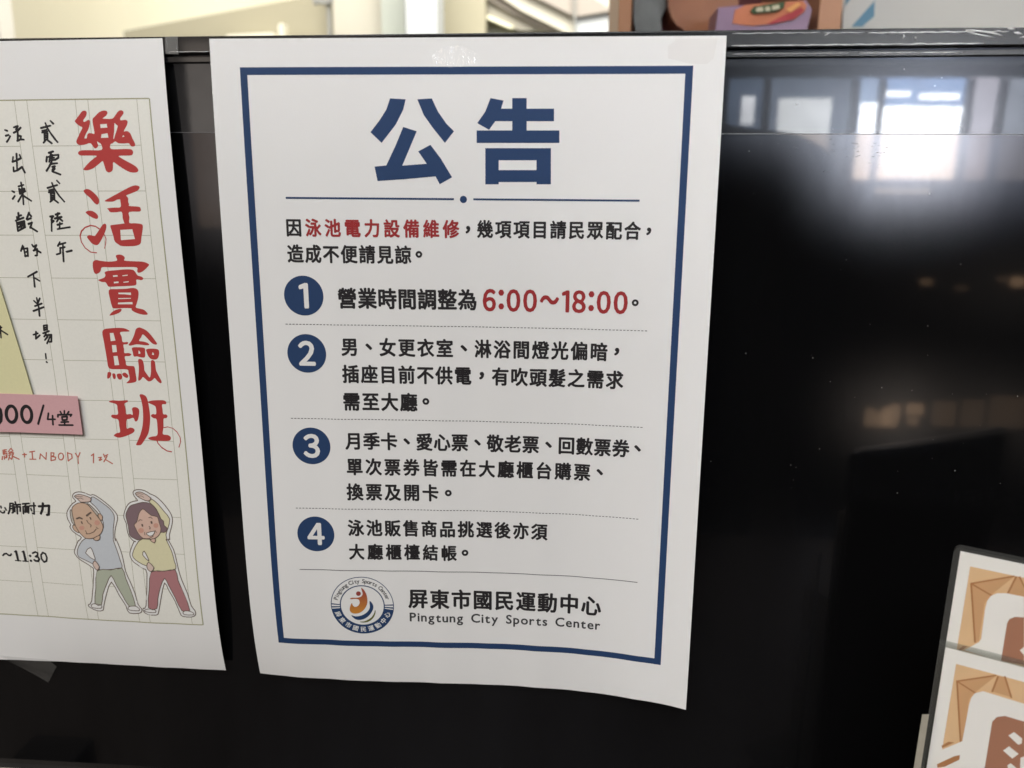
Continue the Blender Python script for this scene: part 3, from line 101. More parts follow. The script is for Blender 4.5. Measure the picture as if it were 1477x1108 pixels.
def gloss_panel(name, base, sharp, sharp_rough, soft, soft_rough, bump=0.0, bscale=40, smear=False):
    """dark panel: a sharp mirror lobe (surface) plus a broad one (anti glare grain)"""
    m = bpy.data.materials.new(name); m.use_nodes = True; nt = m.node_tree; nt.nodes.clear()
    o = nt.nodes.new('ShaderNodeOutputMaterial')
    d = nt.nodes.new('ShaderNodeBsdfDiffuse'); d.inputs['Color'].default_value = (*base, 1)
    g1 = nt.nodes.new('ShaderNodeBsdfGlossy'); g1.inputs['Color'].default_value = (*sharp, 1); g1.inputs['Roughness'].default_value = sharp_rough
    g2 = nt.nodes.new('ShaderNodeBsdfGlossy'); g2.inputs['Color'].default_value = (*soft, 1); g2.inputs['Roughness'].default_value = soft_rough; g2.distribution = 'BECKMANN'
    if smear:                                                        # wiped fingerprints and dust veil: uneven strength of the hazy lobe
        tc = nt.nodes.new('ShaderNodeTexCoord'); mp_ = nt.nodes.new('ShaderNodeMapping'); mp_.inputs['Scale'].default_value = (30, 30, 9); mp_.inputs['Rotation'].default_value = (0, .5, 0)
        n = nt.nodes.new('ShaderNodeTexNoise'); n.inputs['Scale'].default_value = 1.0; n.inputs['Detail'].default_value = 8; n.inputs['Roughness'].default_value = .65
        nt.links.new(tc.outputs['Object'], mp_.inputs[0]); nt.links.new(mp_.outputs[0], n.inputs['Vector'])
        r = nt.nodes.new('ShaderNodeMapRange'); r.inputs['From Min'].default_value = .3; r.inputs['From Max'].default_value = .7; r.inputs['To Min'].default_value = .72; r.inputs['To Max'].default_value = 1.28
        nt.links.new(n.outputs['Fac'], r.inputs['Value'])
        mx = nt.nodes.new('ShaderNodeMix'); mx.data_type = 'RGBA'; mx.blend_type = 'MULTIPLY'; mx.inputs['Factor'].default_value = 1; mx.inputs['A'].default_value = (*soft, 1)
        nt.links.new(r.outputs['Result'], mx.inputs['B']); nt.links.new(mx.outputs['Result'], g2.inputs['Color'])
    a1 = nt.nodes.new('ShaderNodeAddShader'); a2 = nt.nodes.new('ShaderNodeAddShader')
    nt.links.new(d.outputs[0], a1.inputs[0]); nt.links.new(g1.outputs[0], a1.inputs[1])
    nt.links.new(a1.outputs[0], a2.inputs[0]); nt.links.new(g2.outputs[0], a2.inputs[1]); nt.links.new(a2.outputs[0], o.inputs[0])
    if bump:
        tc = nt.nodes.new('ShaderNodeTexCoord'); n = nt.nodes.new('ShaderNodeTexNoise'); n.inputs['Scale'].default_value = bscale
        n.inputs['Detail'].default_value = 3; nt.links.new(tc.outputs['Object'], n.inputs['Vector'])
        b = nt.nodes.new('ShaderNodeBump'); b.inputs['Strength'].default_value = bump; b.inputs['Distance'].default_value = 0.001
        nt.links.new(n.outputs['Fac'], b.inputs['Height'])
        nt.links.new(b.outputs['Normal'], g1.inputs['Normal'])
    return m
def clear_film(name, tint, gloss, rough, haze=0.0, bump=0.0, bscale=200):
    m = bpy.data.materials.new(name); m.use_nodes = True; nt = m.node_tree; nt.nodes.clear()
    o = nt.nodes.new('ShaderNodeOutputMaterial'); t = nt.nodes.new('ShaderNodeBsdfTransparent'); t.inputs[0].default_value = (*tint, 1)
    g = nt.nodes.new('ShaderNodeBsdfGlossy'); g.inputs['Roughness'].default_value = rough; g.inputs['Color'].default_value = (gloss, gloss, gloss, 1)
    d = nt.nodes.new('ShaderNodeBsdfDiffuse'); d.inputs['Color'].default_value = (0.8, 0.8, 0.78, 1)
    mx = nt.nodes.new('ShaderNodeMixShader'); mx.inputs[0].default_value = haze
    nt.links.new(t.outputs[0], mx.inputs[1]); nt.links.new(d.outputs[0], mx.inputs[2])
    a = nt.nodes.new('ShaderNodeAddShader'); nt.links.new(mx.outputs[0], a.inputs[0]); nt.links.new(g.outputs[0], a.inputs[1])
    nt.links.new(a.outputs[0], o.inputs[0])
    if bump:
        tc = nt.nodes.new('ShaderNodeTexCoord'); n = nt.nodes.new('ShaderNodeTexNoise'); n.inputs['Scale'].default_value = bscale
        nt.links.new(tc.outputs['Object'], n.inputs['Vector'])
        b = nt.nodes.new('ShaderNodeBump'); b.inputs['Strength'].default_value = bump; b.inputs['Distance'].default_value = 0.001
        nt.links.new(n.outputs['Fac'], b.inputs['Height']); nt.links.new(b.outputs['Normal'], g.inputs['Normal'])
    return m

PAPER = mat('paper', (0.80, 0.798, 0.795), 0.62, 0.25, noise=0.012, nscale=25, bump=0.04, bscale=1400)
NAVY = ink('navy', (0.020, 0.050, 0.132)); RED = ink('red', (0.34, 0.030, 0.033)); BLACK = ink('black', (0.021, 0.019, 0.021))
GREY = ink('grey', (0.12, 0.12, 0.12)); TITLE_RED = ink('brush_red', (0.46, 0.052, 0.05)); WHITE = ink('white', (0.78, 0.775, 0.765))
CREAM = ink('cream', (0.805, 0.797, 0.742)); GRID = ink('grid', (0.40, 0.39, 0.30)); FRAME = ink('frame', (0.36, 0.35, 0.22))
SOFTRED = ink('soft_red', (0.50, 0.14, 0.10))

# ------------------------------------------------------------------ object helpers
def tag(o, label, cat, group=None, kind=None):
    if label: o['label'] = label
    if cat: o['category'] = cat
    if group: o['group'] = group
    if kind: o['kind'] = kind
    return o
def empty(name, label, cat, loc, group=None):
    o = bpy.data.objects.new(name, None); C.objects.link(o); o.location = loc; o.empty_display_size = 0.02
    return tag(o, label, cat, group)
def link(name, bm, m, parent=None, smooth=False):
    me = bpy.data.meshes.new(name); bm.to_mesh(me); bm.free()
    for k in (m if isinstance(m, (list, tuple)) else [m]): me.materials.append(k)
    if smooth:
        for p in me.polygons: p.use_smooth = True
    o = bpy.data.objects.new(name, me); C.objects.link(o)
    if parent:
        o.parent = parent
        if parent.parent is None: o.matrix_parent_inverse = Matrix.Translation(-parent.location)
    return o
def structure(o):
    o['kind'] = 'structure'; return o
def box(bm, x0, x1, y0, y1, z0, z1, bevel=0.0, seg=2):
    r = bmesh.ops.create_cube(bm, size=1)
    bmesh.ops.scale(bm, vec=(x1 - x0, y1 - y0, z1 - z0), verts=r['verts'])
    bmesh.ops.translate(bm, vec=((x0 + x1) / 2, (y0 + y1) / 2, (z0 + z1) / 2), verts=r['verts'])
    if bevel:
        es = list({e for v in r['verts'] for e in v.link_edges})
        bmesh.ops.bevel(bm, geom=es, offset=bevel, segments=seg, affect='EDGES', profile=0.5)
    return bm
def nb(*a, **k):
    return box(bmesh.new(), *a, **k)

# ------------------------------------------------------------------ the two hanging sheets: (u, v) in mm on the paper -> room
def bump(x, c, w): return math.exp(-((x - c) / w) ** 2)
def wA(u, v):
    s = u / 210 - .5; t = v / 297
    w = sum(c * s ** i * t ** j for c, (i, j) in zip(WA['c'], WA['p']))
    k = min(1, v / 60)
    w += k * (0.12 * math.sin(u * 0.27 + 0.4 + v * 0.004) + 0.14 * math.sin(u * 0.15 + 2 - v * 0.009) + 0.035 * math.sin(u * 0.53 + v * 0.013))
    w += -0.25 * bump(u, 188, 5) * bump(v, 140, 9)
    return w
def mapA(u, v, lift=0.0):
    return Vector((u, -(wA(u, v) + lift), -v)) * MM
def wB(u, v):
    s = u / 210 - .85; t = v / 297
    w = sum(c * s ** i * t ** j for c, (i, j) in zip(WB['c'], WB['p']))
    f = max(0.0, (140 - u) / 140)                                    # towards the unseen left edge fall back to the taped side
    w = w * (1 - f) ** 2 + f * 1.5 * min(1, v / 60)
    return w + min(1, v / 60) * (0.10 * math.sin(u * 0.29 + 1) + 0.06 * math.sin(u * 0.17 + v * 0.01))
def mapB(u, v, lift=0.0):
    q, d = WB['q'], WB['d']; t = v / 297
    uu = u + sum(d[k] * t ** k for k in range(4)) - 210
    return Vector((q[0] + uu * math.cos(q[2]) - v * math.sin(q[2]), -(wB(u, v) + lift), -(q[1] + uu * math.sin(q[2]) + v * math.cos(q[2])))) * MM

def area2(l): return sum(l[i][0] * l[(i + 1) % len(l)][1] - l[(i + 1) % len(l)][0] * l[i][1] for i in range(len(l)))
def smooth_loop(l, n=3):
    out = []
    for i in range(len(l)):
        p0, p1, p2, p3 = (Vector(l[(i + k) % len(l)]) for k in (-1, 0, 1, 2))
        # keep real corners
        a = (p1 - p0); b = (p2 - p1)
        for k in range(n):
            t = k / n
            q = 0.5 * ((2 * p1) + (p2 - p0) * t + (2 * p0 - 5 * p1 + 4 * p2 - p3) * t * t + (3 * p1 - p0 - 3 * p2 + p3) * t ** 3)
            out.append((q.x, q.y))
    return out
class Ink:
    """flat print on a sheet, collected in sheet millimetres and then laid on the curved paper"""
    def __init__(s, lift=0.07): s.bm = bmesh.new(); s.base = lift; s.k = 0
    def tri(s, loops, lift=None):
        if lift is None: lift = s.base
        flat = [p for l in loops for p in l]
        vs = [s.bm.verts.new((p[0], p[1], lift)) for p in flat]
        for t in tessellate_polygon([[Vector((p[0], p[1], 0)) for p in l] for l in loops]):
            a, b, c = (flat[i] for i in t)
            ar = (b[0] - a[0]) * (c[1] - a[1]) - (c[0] - a[0]) * (b[1] - a[1])
            if abs(ar) < 1e-7: continue
            try: s.bm.faces.new([vs[i] for i in (t if ar < 0 else t[::-1])])
            except ValueError: pass
        return s
    def rect(s, u0, v0, u1, v1): return s.tri([[(u0, v0), (u1, v0), (u1, v1), (u0, v1)]])
    def disc(s, u, v, r, n=64, lift=None): return s.tri([[(u + r * math.cos(2 * math.pi * i / n), v + r * math.sin(2 * math.pi * i / n)) for i in range(n)]], lift)
    def ring(s, u, v, r0, r1, a0=0, a1=360, n=72):
        k = max(2, int(n * abs(a1 - a0) / 360)); A = [math.radians(a0 + (a1 - a0) * i / k) for i in range(k + 1)]
        for i in range(k):
            s.tri([[(u + r1 * math.cos(A[i]), v + r1 * math.sin(A[i])), (u + r1 * math.cos(A[i + 1]), v + r1 * math.sin(A[i + 1])),
                    (u + r0 * math.cos(A[i + 1]), v + r0 * math.sin(A[i + 1])), (u + r0 * math.cos(A[i]), v + r0 * math.sin(A[i]))]])
        return s
    def stroke(s, pts, w, vary=0.0, caps=5):
        h = w / 2
        for i in range(len(pts) - 1):
            a, b = Vector(pts[i]), Vector(pts[i + 1])
            if (b - a).length < 1e-4: continue
            ha = h * (1 + vary * random.uniform(-1, .6)); hb = h * (1 + vary * random.uniform(-1, .6))
            ang = math.atan2(b.y - a.y, b.x - a.x)
            l = [(a.x + ha * math.cos(ang + math.pi / 2 + math.pi * k / caps), a.y + ha * math.sin(ang + math.pi / 2 + math.pi * k / caps)) for k in range(caps + 1)]
            l += [(b.x + hb * math.cos(ang - math.pi / 2 + math.pi * k / caps), b.y + hb * math.sin(ang - math.pi / 2 + math.pi * k / caps)) for k in range(caps + 1)]
            s.k += 1
            s.tri([l], s.base + 0.003 * (s.k % 11))
        return s
    def closed(s, loop, w): return s.stroke(list(loop) + [loop[0]], w)
    def cut(s, step=2.0):
        for ax in (0, 1):
            lo = min(v.co[ax] for v in s.bm.verts); hi = max(v.co[ax] for v in s.bm.verts)
            k = math.floor(lo / step) + 1
            while k * step < hi:
                no = Vector((0, 0, 0)); no[ax] = 1; pt = Vector((0, 0, 0)); pt[ax] = k * step
                bmesh.ops.bisect_plane(s.bm, geom=list(s.bm.verts) + list(s.bm.edges) + list(s.bm.faces), plane_co=pt, plane_no=no, dist=1e-5)
                k += 1
        return s
    def build(s, name, m, parent, mp, cut=True, step=2.0):
        if cut: s.cut(step)
        for v in s.bm.verts: v.co = mp(v.co.x, v.co.y, v.co.z)
        bmesh.ops.triangulate(s.bm, faces=list(s.bm.faces))
        return link(name, s.bm, m, parent)
GL = {}
def glyph(ch):
    if ch in GL: return GL[ch]
    cu = bpy.data.curves.new('glyph', 'FONT'); cu.body = ch; cu.size = 1; cu.resolution_u = 3
    o = bpy.data.objects.new('glyph', cu); C.objects.link(o)
    dg = bpy.context.evaluated_depsgraph_get(); dg.update()
    me = o.evaluated_get(dg).to_mesh()
    vs = [(v.co.x, v.co.y) for v in me.vertices]; fs = [tuple(p.vertices) for p in me.polygons]
    o.evaluated_get(dg).to_mesh_clear(); bpy.data.objects.remove(o); bpy.data.curves.remove(cu)
    g = bmesh.new(); gv = [g.verts.new((x, y, 0)) for x, y in vs]
    for f in fs:
        try: g.faces.new([gv[i] for i in f])
        except ValueError: pass
    for ax in (0, 1):
        for k in range(-1, 8):
            no = Vector((0, 0, 0)); no[ax] = 1; pt = no * (k * 0.2 + 0.013)
            bmesh.ops.bisect_plane(g, geom=list(g.verts) + list(g.edges) + list(g.faces), plane_co=pt, plane_no=no, dist=1e-6)
    g.verts.index_update(); vs = [(v.co.x, v.co.y) for v in g.verts]; fs = [tuple(v.index for v in f.verts) for f in g.faces]; g.free()
    bb = (min(v[0] for v in vs), max(v[0] for v in vs), min(v[1] for v in vs), max(v[1] for v in vs)) if vs else (0, 0, 0, 0)
    GL[ch] = (vs, fs, bb); return GL[ch]
def own_glyph(ch, loop):
    tr = tessellate_polygon([[Vector((p[0], p[1], 0)) for p in loop]]); fs = []
    for t in tr:
        a, b, c = (loop[i] for i in t); fs.append(tuple(t) if (b[0] - a[0]) * (c[1] - a[1]) - (c[0] - a[0]) * (b[1] - a[1]) > 0 else tuple(t[::-1]))
    xs = [p[0] for p in loop]; ys = [p[1] for p in loop]; GL[ch] = (loop, fs, (min(xs), max(xs), min(ys), max(ys)))
own_glyph('１', [(.465, 0), (.56, 0), (.56, .25), (.56, .5), (.56, .735), (.49, .735), (.30, .665), (.30, .59), (.465, .635), (.465, .4), (.465, .2)])
def put(I, ch, u, v, size, bold=0.022, sx=1.0, rot=0.0, n=6, base=None):
    """one character, em box left edge u, baseline v (v runs down the sheet); bolder by stacking slightly shifted impressions"""
    vs, fs, bb = glyph(ch)
    offs = [(0, 0)] + ([(bold * math.cos(2 * math.pi * k / n), bold * math.sin(2 * math.pi * k / n)) for k in range(n)] if bold else [])
    cr, sr = math.cos(rot), math.sin(rot)
    for k, (a, b) in enumerate(offs):
        L = (I.base if base is None else base) + 0.003 * k
        nv = []
        for x, y in vs:
            X, Y = (x * sx + a) * size, -(y + b) * size
            nv.append(I.bm.verts.new((u + X * cr - Y * sr, v + X * sr + Y * cr, L)))
        for f in fs:
            try: I.bm.faces.new([nv[i] for i in f][::-1])
            except ValueError: pass
def mark(I, ch, u, v, size, bold=0.022):
    """punctuation centred on a point"""
    vs, fs, bb = glyph(ch)
    put(I, ch, u - (bb[0] + bb[1]) / 2 * size, v + (bb[2] + bb[3]) / 2 * size, size, bold)
def line(I, text, uL, uR, vT, vB, bold=0.031, I2=None, n2=0):
    size = (vB - vT) / 0.95; sx = 0.90; n = len(text); p = (uR - uL - 0.92 * size * sx) / (n - 1)
    for i, ch in enumerate(text):
        J = I2 if (I2 and i >= n2) else I
        u = uL - 0.04 * size * sx + i * p
        if ch in '、，。': mark(J, ch, u + size * sx * 0.5, (vT + vB) / 2, size, bold + 0.006)
        else: put(J, ch, u, vB - 0.08 * size, size, bold, sx)
FW = lambda ch: chr(ord(ch) + 0xFEE0) if '!' <= ch <= '~' else ch
def latin(I, text, uL, uR, base, cap, bold, space=0.5, sx=1.0):
    pb = glyph('P')[2]; size = cap / pb[3]; adv = []; tot = 0
    for ch in text:
        if ch == ' ': adv.append(None); tot += space * size
        else:
            bb = glyph(ch)[2]; adv.append(bb); tot += (bb[1] - bb[0]) * size * sx
    gaps = sum(1 for i in range(len(text) - 1) if adv[i] and adv[i + 1]); g = (uR - uL - tot) / gaps
    u = uL
    for i, ch in enumerate(text):
        if adv[i] is None: u += space * size; continue
        put(I, ch, u - adv[i][0] * size * sx, base, size, bold, sx); u += (adv[i][1] - adv[i][0]) * size * sx
        if i + 1 < len(text) and adv[i + 1]: u += g

def sheet_mesh(mp, name, parent, nu=105, nv=149):
    bm = bmesh.new(); rows = []
    for j in range(nv + 1):
        rows.append([bm.verts.new(mp(210 * i / nu, 297 * j / nv)) for i in range(nu + 1)])
    for j in range(nv):
        for i in range(nu):
            bm.faces.new((rows[j][i], rows[j + 1][i], rows[j + 1][i + 1], rows[j][i + 1]))
    o = link(name, bm, PAPER, parent, True)
    so = o.modifiers.new('thickness', 'SOLIDIFY'); so.thickness = 0.00012; so.offset = -1
    es_ = o.modifiers.new('crisp_rim', 'EDGE_SPLIT'); es_.split_angle = math.radians(40)
    return o

# ================================================================== THE SETTING
FLOOR = -1.40
def slab(name, x0, x1, y0, y1, z0, z1, m): return structure(link(name, nb(x0, x1, y0, y1, z0, z1), m))
M_floor = mat('floor_tile', (0.06, 0.055, 0.05), 0.35, 0.3, noise=0.15, nscale=3)
slab('floor', -5, 6, -6, 5, FLOOR - 0.1, FLOOR, M_floor)
M_wall = mat('cream_wall', (0.84, 0.79, 0.60), 0.8, 0.2, noise=0.03, nscale=2)
slab('wall', -5, 6, 2.75, 2.85, FLOOR, 2.4, M_wall)

# ------------------------------------------------------------------ room behind the screen, seen above its top edge
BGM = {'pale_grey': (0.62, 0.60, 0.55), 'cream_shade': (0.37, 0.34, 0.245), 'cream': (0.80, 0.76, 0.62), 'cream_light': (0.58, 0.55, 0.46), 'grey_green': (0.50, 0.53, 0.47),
       'mid_grey': (0.27, 0.27, 0.25), 'white_cool': (0.54, 0.56, 0.57), 'wall_white': (0.50, 0.50, 0.475), 'glass_grey': (0.36, 0.37, 0.32), 'yellow_white': (0.90, 0.88, 0.66), 'olive_grey': (0.33, 0.31, 0.26),
       'brown_grey': (0.36, 0.32, 0.28), 'bag_grey': (0.16, 0.17, 0.165), 'pot_brown': (0.27, 0.115, 0.06), 'purple': (0.22, 0.14, 0.22), 'art_orange': (0.48, 0.17, 0.09),
       'art_red': (0.36, 0.05, 0.06), 'art_yellow': (0.65, 0.33, 0.12), 'dark_green': (0.045, 0.075, 0.035), 'letter_cream': (0.45, 0.42, 0.30), 'sky_blue': (0.115, 0.235, 0.33)}
BGI = {
 'post': ('wall_post', 'pale grey post at the far left above the poster', 'post'),
 'beam': ('ceiling_beam', 'wide shaded cream beam with a sloping top edge behind the left sheet', 'beam'),
 'ledge': ('wall_ledge', 'thin pale ledge just above the screen edge under the sloping beam', 'ledge'),
 'stub': ('door_stop', 'short cream upright beside the thin pale ledge', 'post'),
 'panel': ('wall_panel', 'light cream wall panel right of the thin grey pole', 'panel'),
 'column': ('wall_column', 'grey green column left of the bright white pillar', 'column'),
 'pillar': ('white_pillar', 'bright white pillar behind the top middle of the screen', 'pillar'),
 'glass': ('ceiling_panel', 'grey green ceiling panel behind the slanting beams', 'panel'),
 'b1': ('ceiling_batten', 'pale yellow slanting batten, brightest of the ceiling strips', 'batten'),
 'b2': ('ceiling_batten', 'olive grey slanting strip under the pale yellow batten', 'batten'),
 'b3': ('ceiling_batten', 'narrow cream slanting strip between two grey strips', 'batten'),
 'b4': ('ceiling_batten', 'brown grey slanting strip ending low by the grey mullion', 'batten'),
 'b5': ('ceiling_batten', 'broad cream slanting panel left of the grey mullion', 'batten'),
 'b6': ('ceiling_batten', 'brown grey triangular ceiling panel crossing the grey mullion', 'batten'),
 'b7': ('ceiling_batten', 'small cream corner panel next to the wooden cabinet', 'batten'),
 'b8': ('wall_panel', 'cool white wall panel beside the wooden cabinet', 'panel'),
 'mullion': ('window_mullion', 'thin grey upright mullion in front of the ceiling strips', 'mullion'),
 'trim': ('door_trim', 'cream upright trim touching the cabinet side', 'trim'),
 'bag': ('plastic_bag', 'crumpled grey plastic bag inside the wooden cabinet', 'bag'),
 'pot': ('storage_tub', 'brown translucent tub with rounded corner inside the wooden cabinet', 'tub'),
 'carton': ('snack_box', 'purple box with orange picture and green label in the wooden cabinet', 'box'),
 'sheet': ('wall_poster', 'white poster with blue diagonal stripes right of the wooden cabinet', 'poster'),
 'pole': ('wall_pole', 'thin grey pole with a bracket at its top on the cream wall', 'pole')}
roots = {}
CHILD = {'art': 'carton', 'artred': 'carton', 'artyel': 'carton', 'oval': 'carton', 'letters': 'carton', 'stripe': 'sheet', 'bracket': 'pole', 'edge': 'pillar'}
PARTNAME = {'art': 'printed_picture', 'artred': 'red_swirl', 'artyel': 'yellow_highlight', 'oval': 'green_label', 'letters': 'label_lettering', 'stripe': 'blue_stripe', 'bracket': 'bracket', 'edge': 'edge_strip'}
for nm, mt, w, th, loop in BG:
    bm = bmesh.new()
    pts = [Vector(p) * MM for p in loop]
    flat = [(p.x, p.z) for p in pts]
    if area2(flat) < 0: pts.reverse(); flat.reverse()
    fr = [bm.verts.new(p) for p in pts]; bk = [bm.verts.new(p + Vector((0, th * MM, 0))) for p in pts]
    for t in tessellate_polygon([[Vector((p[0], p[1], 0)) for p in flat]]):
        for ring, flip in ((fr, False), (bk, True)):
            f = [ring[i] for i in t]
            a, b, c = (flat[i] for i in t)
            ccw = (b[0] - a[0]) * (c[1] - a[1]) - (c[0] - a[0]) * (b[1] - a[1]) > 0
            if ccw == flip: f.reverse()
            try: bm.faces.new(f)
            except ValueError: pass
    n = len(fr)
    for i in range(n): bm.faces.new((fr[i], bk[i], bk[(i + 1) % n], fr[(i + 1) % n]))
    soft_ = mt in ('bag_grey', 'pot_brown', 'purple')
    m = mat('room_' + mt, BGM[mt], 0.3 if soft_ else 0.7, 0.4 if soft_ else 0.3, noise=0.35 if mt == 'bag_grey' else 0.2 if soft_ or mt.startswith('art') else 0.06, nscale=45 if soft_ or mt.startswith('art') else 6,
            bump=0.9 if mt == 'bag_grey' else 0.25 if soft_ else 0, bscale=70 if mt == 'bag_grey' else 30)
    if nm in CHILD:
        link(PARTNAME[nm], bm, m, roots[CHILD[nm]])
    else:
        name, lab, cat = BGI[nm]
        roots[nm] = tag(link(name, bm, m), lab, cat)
        if cat == 'batten': roots[nm]['group'] = 'slanting ceiling strips behind the screen'
# wooden cabinet
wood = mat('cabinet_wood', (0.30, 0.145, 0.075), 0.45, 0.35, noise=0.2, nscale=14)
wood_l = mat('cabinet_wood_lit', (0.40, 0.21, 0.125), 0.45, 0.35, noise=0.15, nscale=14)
dark_red = mat('cabinet_back', (0.13, 0.035, 0.035), 0.6, 0.3, noise=0.1, nscale=10)
xa, xb, xc, xd = (p[0] * MM for p in CABX)
cab = empty('wooden_cabinet', 'open brown wooden cabinet holding a bag, a tub and a purple box', 'cabinet', ((xa + xd) / 2, 0.6, -0.30))
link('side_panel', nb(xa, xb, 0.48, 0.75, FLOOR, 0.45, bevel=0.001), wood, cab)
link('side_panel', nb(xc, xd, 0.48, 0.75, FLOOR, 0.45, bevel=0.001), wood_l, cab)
link('back_panel', nb(xb, xc, 0.735, 0.75, FLOOR, 0.45), dark_red, cab)
link('top_panel', nb(xb, xc, 0.48, 0.735, 0.43, 0.45), wood, cab)
link('shelf', nb(xb, xc, 0.482, 0.735, -0.06, -0.045), wood, cab)

for z_ in (-0.42, -0.85, -1.3): link('shelf', nb(xb, xc, 0.482, 0.735, z_, z_ + .015), wood, cab)
tag(link('partition_wall', nb(xd + .002, 1.5, 0.611, 0.68, FLOOR, 1.3), mat('room_wall_white', BGM['wall_white'])), 'plain pale partition that the striped poster hangs on', 'wall')
# ================================================================== the television the sheets are taped to
frame_m = mat('wrapped_frame', (0.010, 0.010, 0.011), 0.25, 0.35, coat=0.45, coat_rough=0.05, bump=0.015, bscale=25)
scr_m = gloss_panel('bare_screen', (0.003, 0.003, 0.0033), (0.0088, 0.0068, 0.0052), 0.035, (0.0205, 0.0220, 0.0260), 0.168, smear=True)
film_m = gloss_panel('film_strip', (0.006, 0.006, 0.0062), (0.022, 0.0228, 0.024), 0.02, (0.0150, 0.0158, 0.0178), 0.21, bump=0.006, bscale=90)
U0, U1, V1 = -300, 405, 396
tv = empty('television', 'large black flat screen television with sheets of paper taped to it', 'television', (0.05, 0.0, -0.396))
def tilt(bm):                                                       # the set leans a hair against the sheets
    for v in bm.verts: v.co.z += v.co.x * 0.0045 - 0.0003
    return bm
X = lambda *a: [k * MM for k in a]
def bar(x0, x1, z0, z1, y0, y1, bev): return tilt(nb(*X(x0, x1, y0, y1, z0, z1), bevel=bev * MM, seg=3))
def hard(o):
    for p in o.data.polygons: p.use_smooth = True
    w_ = o.modifiers.new('normals', 'WEIGHTED_NORMAL'); w_.weight = 100; w_.thresh = 0.0
    return o
def merge(o, bms):
    t = bmesh.new(); t.from_mesh(o.data)
    for b_ in bms:
        tmp = bpy.data.meshes.new('t'); b_.to_mesh(tmp); b_.free(); t.from_mesh(tmp); bpy.data.meshes.remove(tmp)
    t.to_mesh(o.data); t.free(); return o
fr = link('frame', bar(U0, U1, -5.3, 1.4, 0, 34, 0.55), frame_m, tv, True)
hard(merge(fr, [bar(*a) for a in ((U0, U0 + 9, -V1, -5.32, 0.2, 34, .55), (U1 - 9, U1, -V1, -5.32, 0.2, 34, .55), (U0 + 9, U1 - 9, -V1, -363, 0.2, 34, .55))]))
hard(link('inner_lip', bar(U0 + 9, U1 - 9, -8.6, -6.3, 1.4, 5, 0.3), frame_m, tv, True))
# creases of the wrapping film along the frame, highlights painted pale into their colour
crease_glint_m = mat('crease_glint', (0.62, 0.62, 0.63), 0.15, 0.8, coat=1.0, coat_rough=0.08)
def crease(pts, r):
    bm = bmesh.new(); n = 8; rings = []
    P = [Vector(p) * MM for p in pts]
    for k, p in enumerate(P):
        d = (P[min(k + 1, len(P) - 1)] - P[max(k - 1, 0)]).normalized(); a = Vector((0, 1, 0)); b_ = d.cross(a).normalized()
        rr = r * MM * (0.25 if k in (0, len(P) - 1) else random.uniform(.65, 1.15))
        rings.append([bm.verts.new(p + (a * math.cos(t) * .7 + b_ * math.sin(t)) * rr) for t in [2 * math.pi * q / n for q in range(n)]])
    for a, b_ in zip(rings[:-1], rings[1:]):
        for q in range(n): bm.faces.new((a[q], a[(q + 1) % n], b_[(q + 1) % n], b_[q]))
    bm.faces.new(rings[0]); bm.faces.new(rings[-1][::-1])
    bmesh.ops.recalc_face_normals(bm, faces=list(bm.faces))
    return bm
def along(u0, u1, z, y, n, wob): return [(u0 + (u1 - u0) * k / n, y, z + wob * math.sin(k * 1.7) + random.uniform(-wob, wob) * .5 + u0 * 0 + (u0 + (u1 - u0) * k / n) * .0045) for k in range(n + 1)]
for pts, r in ((along(212, 246, -0.2, 0.02, 16, .10), .14), (along(247, 263, -.35, 0.02, 8, .08), .12), (along(264, 305, -0.55, 0.0, 22, .08), .30), (along(306, 317, -.5, 0.0, 8, .15), .22),
               (along(212, 308, -4.7, 0.0, 46, .07), .24), (along(-18, 0, -4.9, 0.0, 8, .1), .14), (along(213, 258, -7.6, 1.35, 20, .04), .10), (along(262, 301, -7.7, 1.3, 18, .03), .16)):
    link('crease_glint', crease(pts, r), crease_glint_m, tv, True)
for pts, r in (([(300.5, 0, 0.1), (301.5, -.15, -.6), (305, -.2, -1.5), (309, -.2, -2.3), (312.5, -.1, -3.1)], .32), ([(300.6, 0, .15), (304, -.2, -.2), (308, -.25, -.7), (312, -.2, -1.4), (315, -.1, -2.2)], .34),
               ([(316, 0, .5), (317.5, -.2, .3), (319, 0, .2)], .5), ([(318.5, 0, -.9), (320, -.2, -1.2), (322, 0, -1.7)], .6), ([(321, 0, -2.8), (323, -.2, -2.5), (325, 0, -2.2)], .45),
               ([(277.5, 0, -1.2), (277.8, -.2, -2.0), (277.4, 0, -2.7)], .38), ([(281.8, 0, -2.2), (282.2, -.15, -2.5), (282.4, 0, -2.8)], .3), ([(247.5, 0, -1.3), (248.5, -.1, -.9), (249.5, 0, -.4)], .2)):
    link('crease_glint', crease([(a, b_, c + a * .0045) for a, b_, c in pts], r), crease_glint_m, tv, True)
link('screen', nb(*X(U0 + 8, U1 - 8, 4.0, 9.0, -V1 + 5, -0.5)), scr_m, tv)
film = link('film_strip', nb(*X(U0 + 9, U1 - 9, 3.75, 3.995, -36.6, -8.7)), film_m, tv)
edge_m = mat('film_edge', (0.10, 0.10, 0.105), 0.3, 0.5)
link('film_edge', nb(*X(U0 + 9, U1 - 9, 3.70, 3.99, -36.95, -36.6)), edge_m, film)
link('back_cover', nb(*X(U0 + 20, U1 - 20, 34, 60, -V1 + 20, -15), bevel=0.008), mat('back_plastic', (0.015, 0.015, 0.015), 0.5), tv)
for sx in (U0 + 120, U1 - 160):
    link('stand_foot', nb(*X(sx, sx + 40, -60, 120, -420, -V1 - 0.5), bevel=0.003), mat('back_plastic', (0.015, 0.015, 0.015), 0.5), tv)
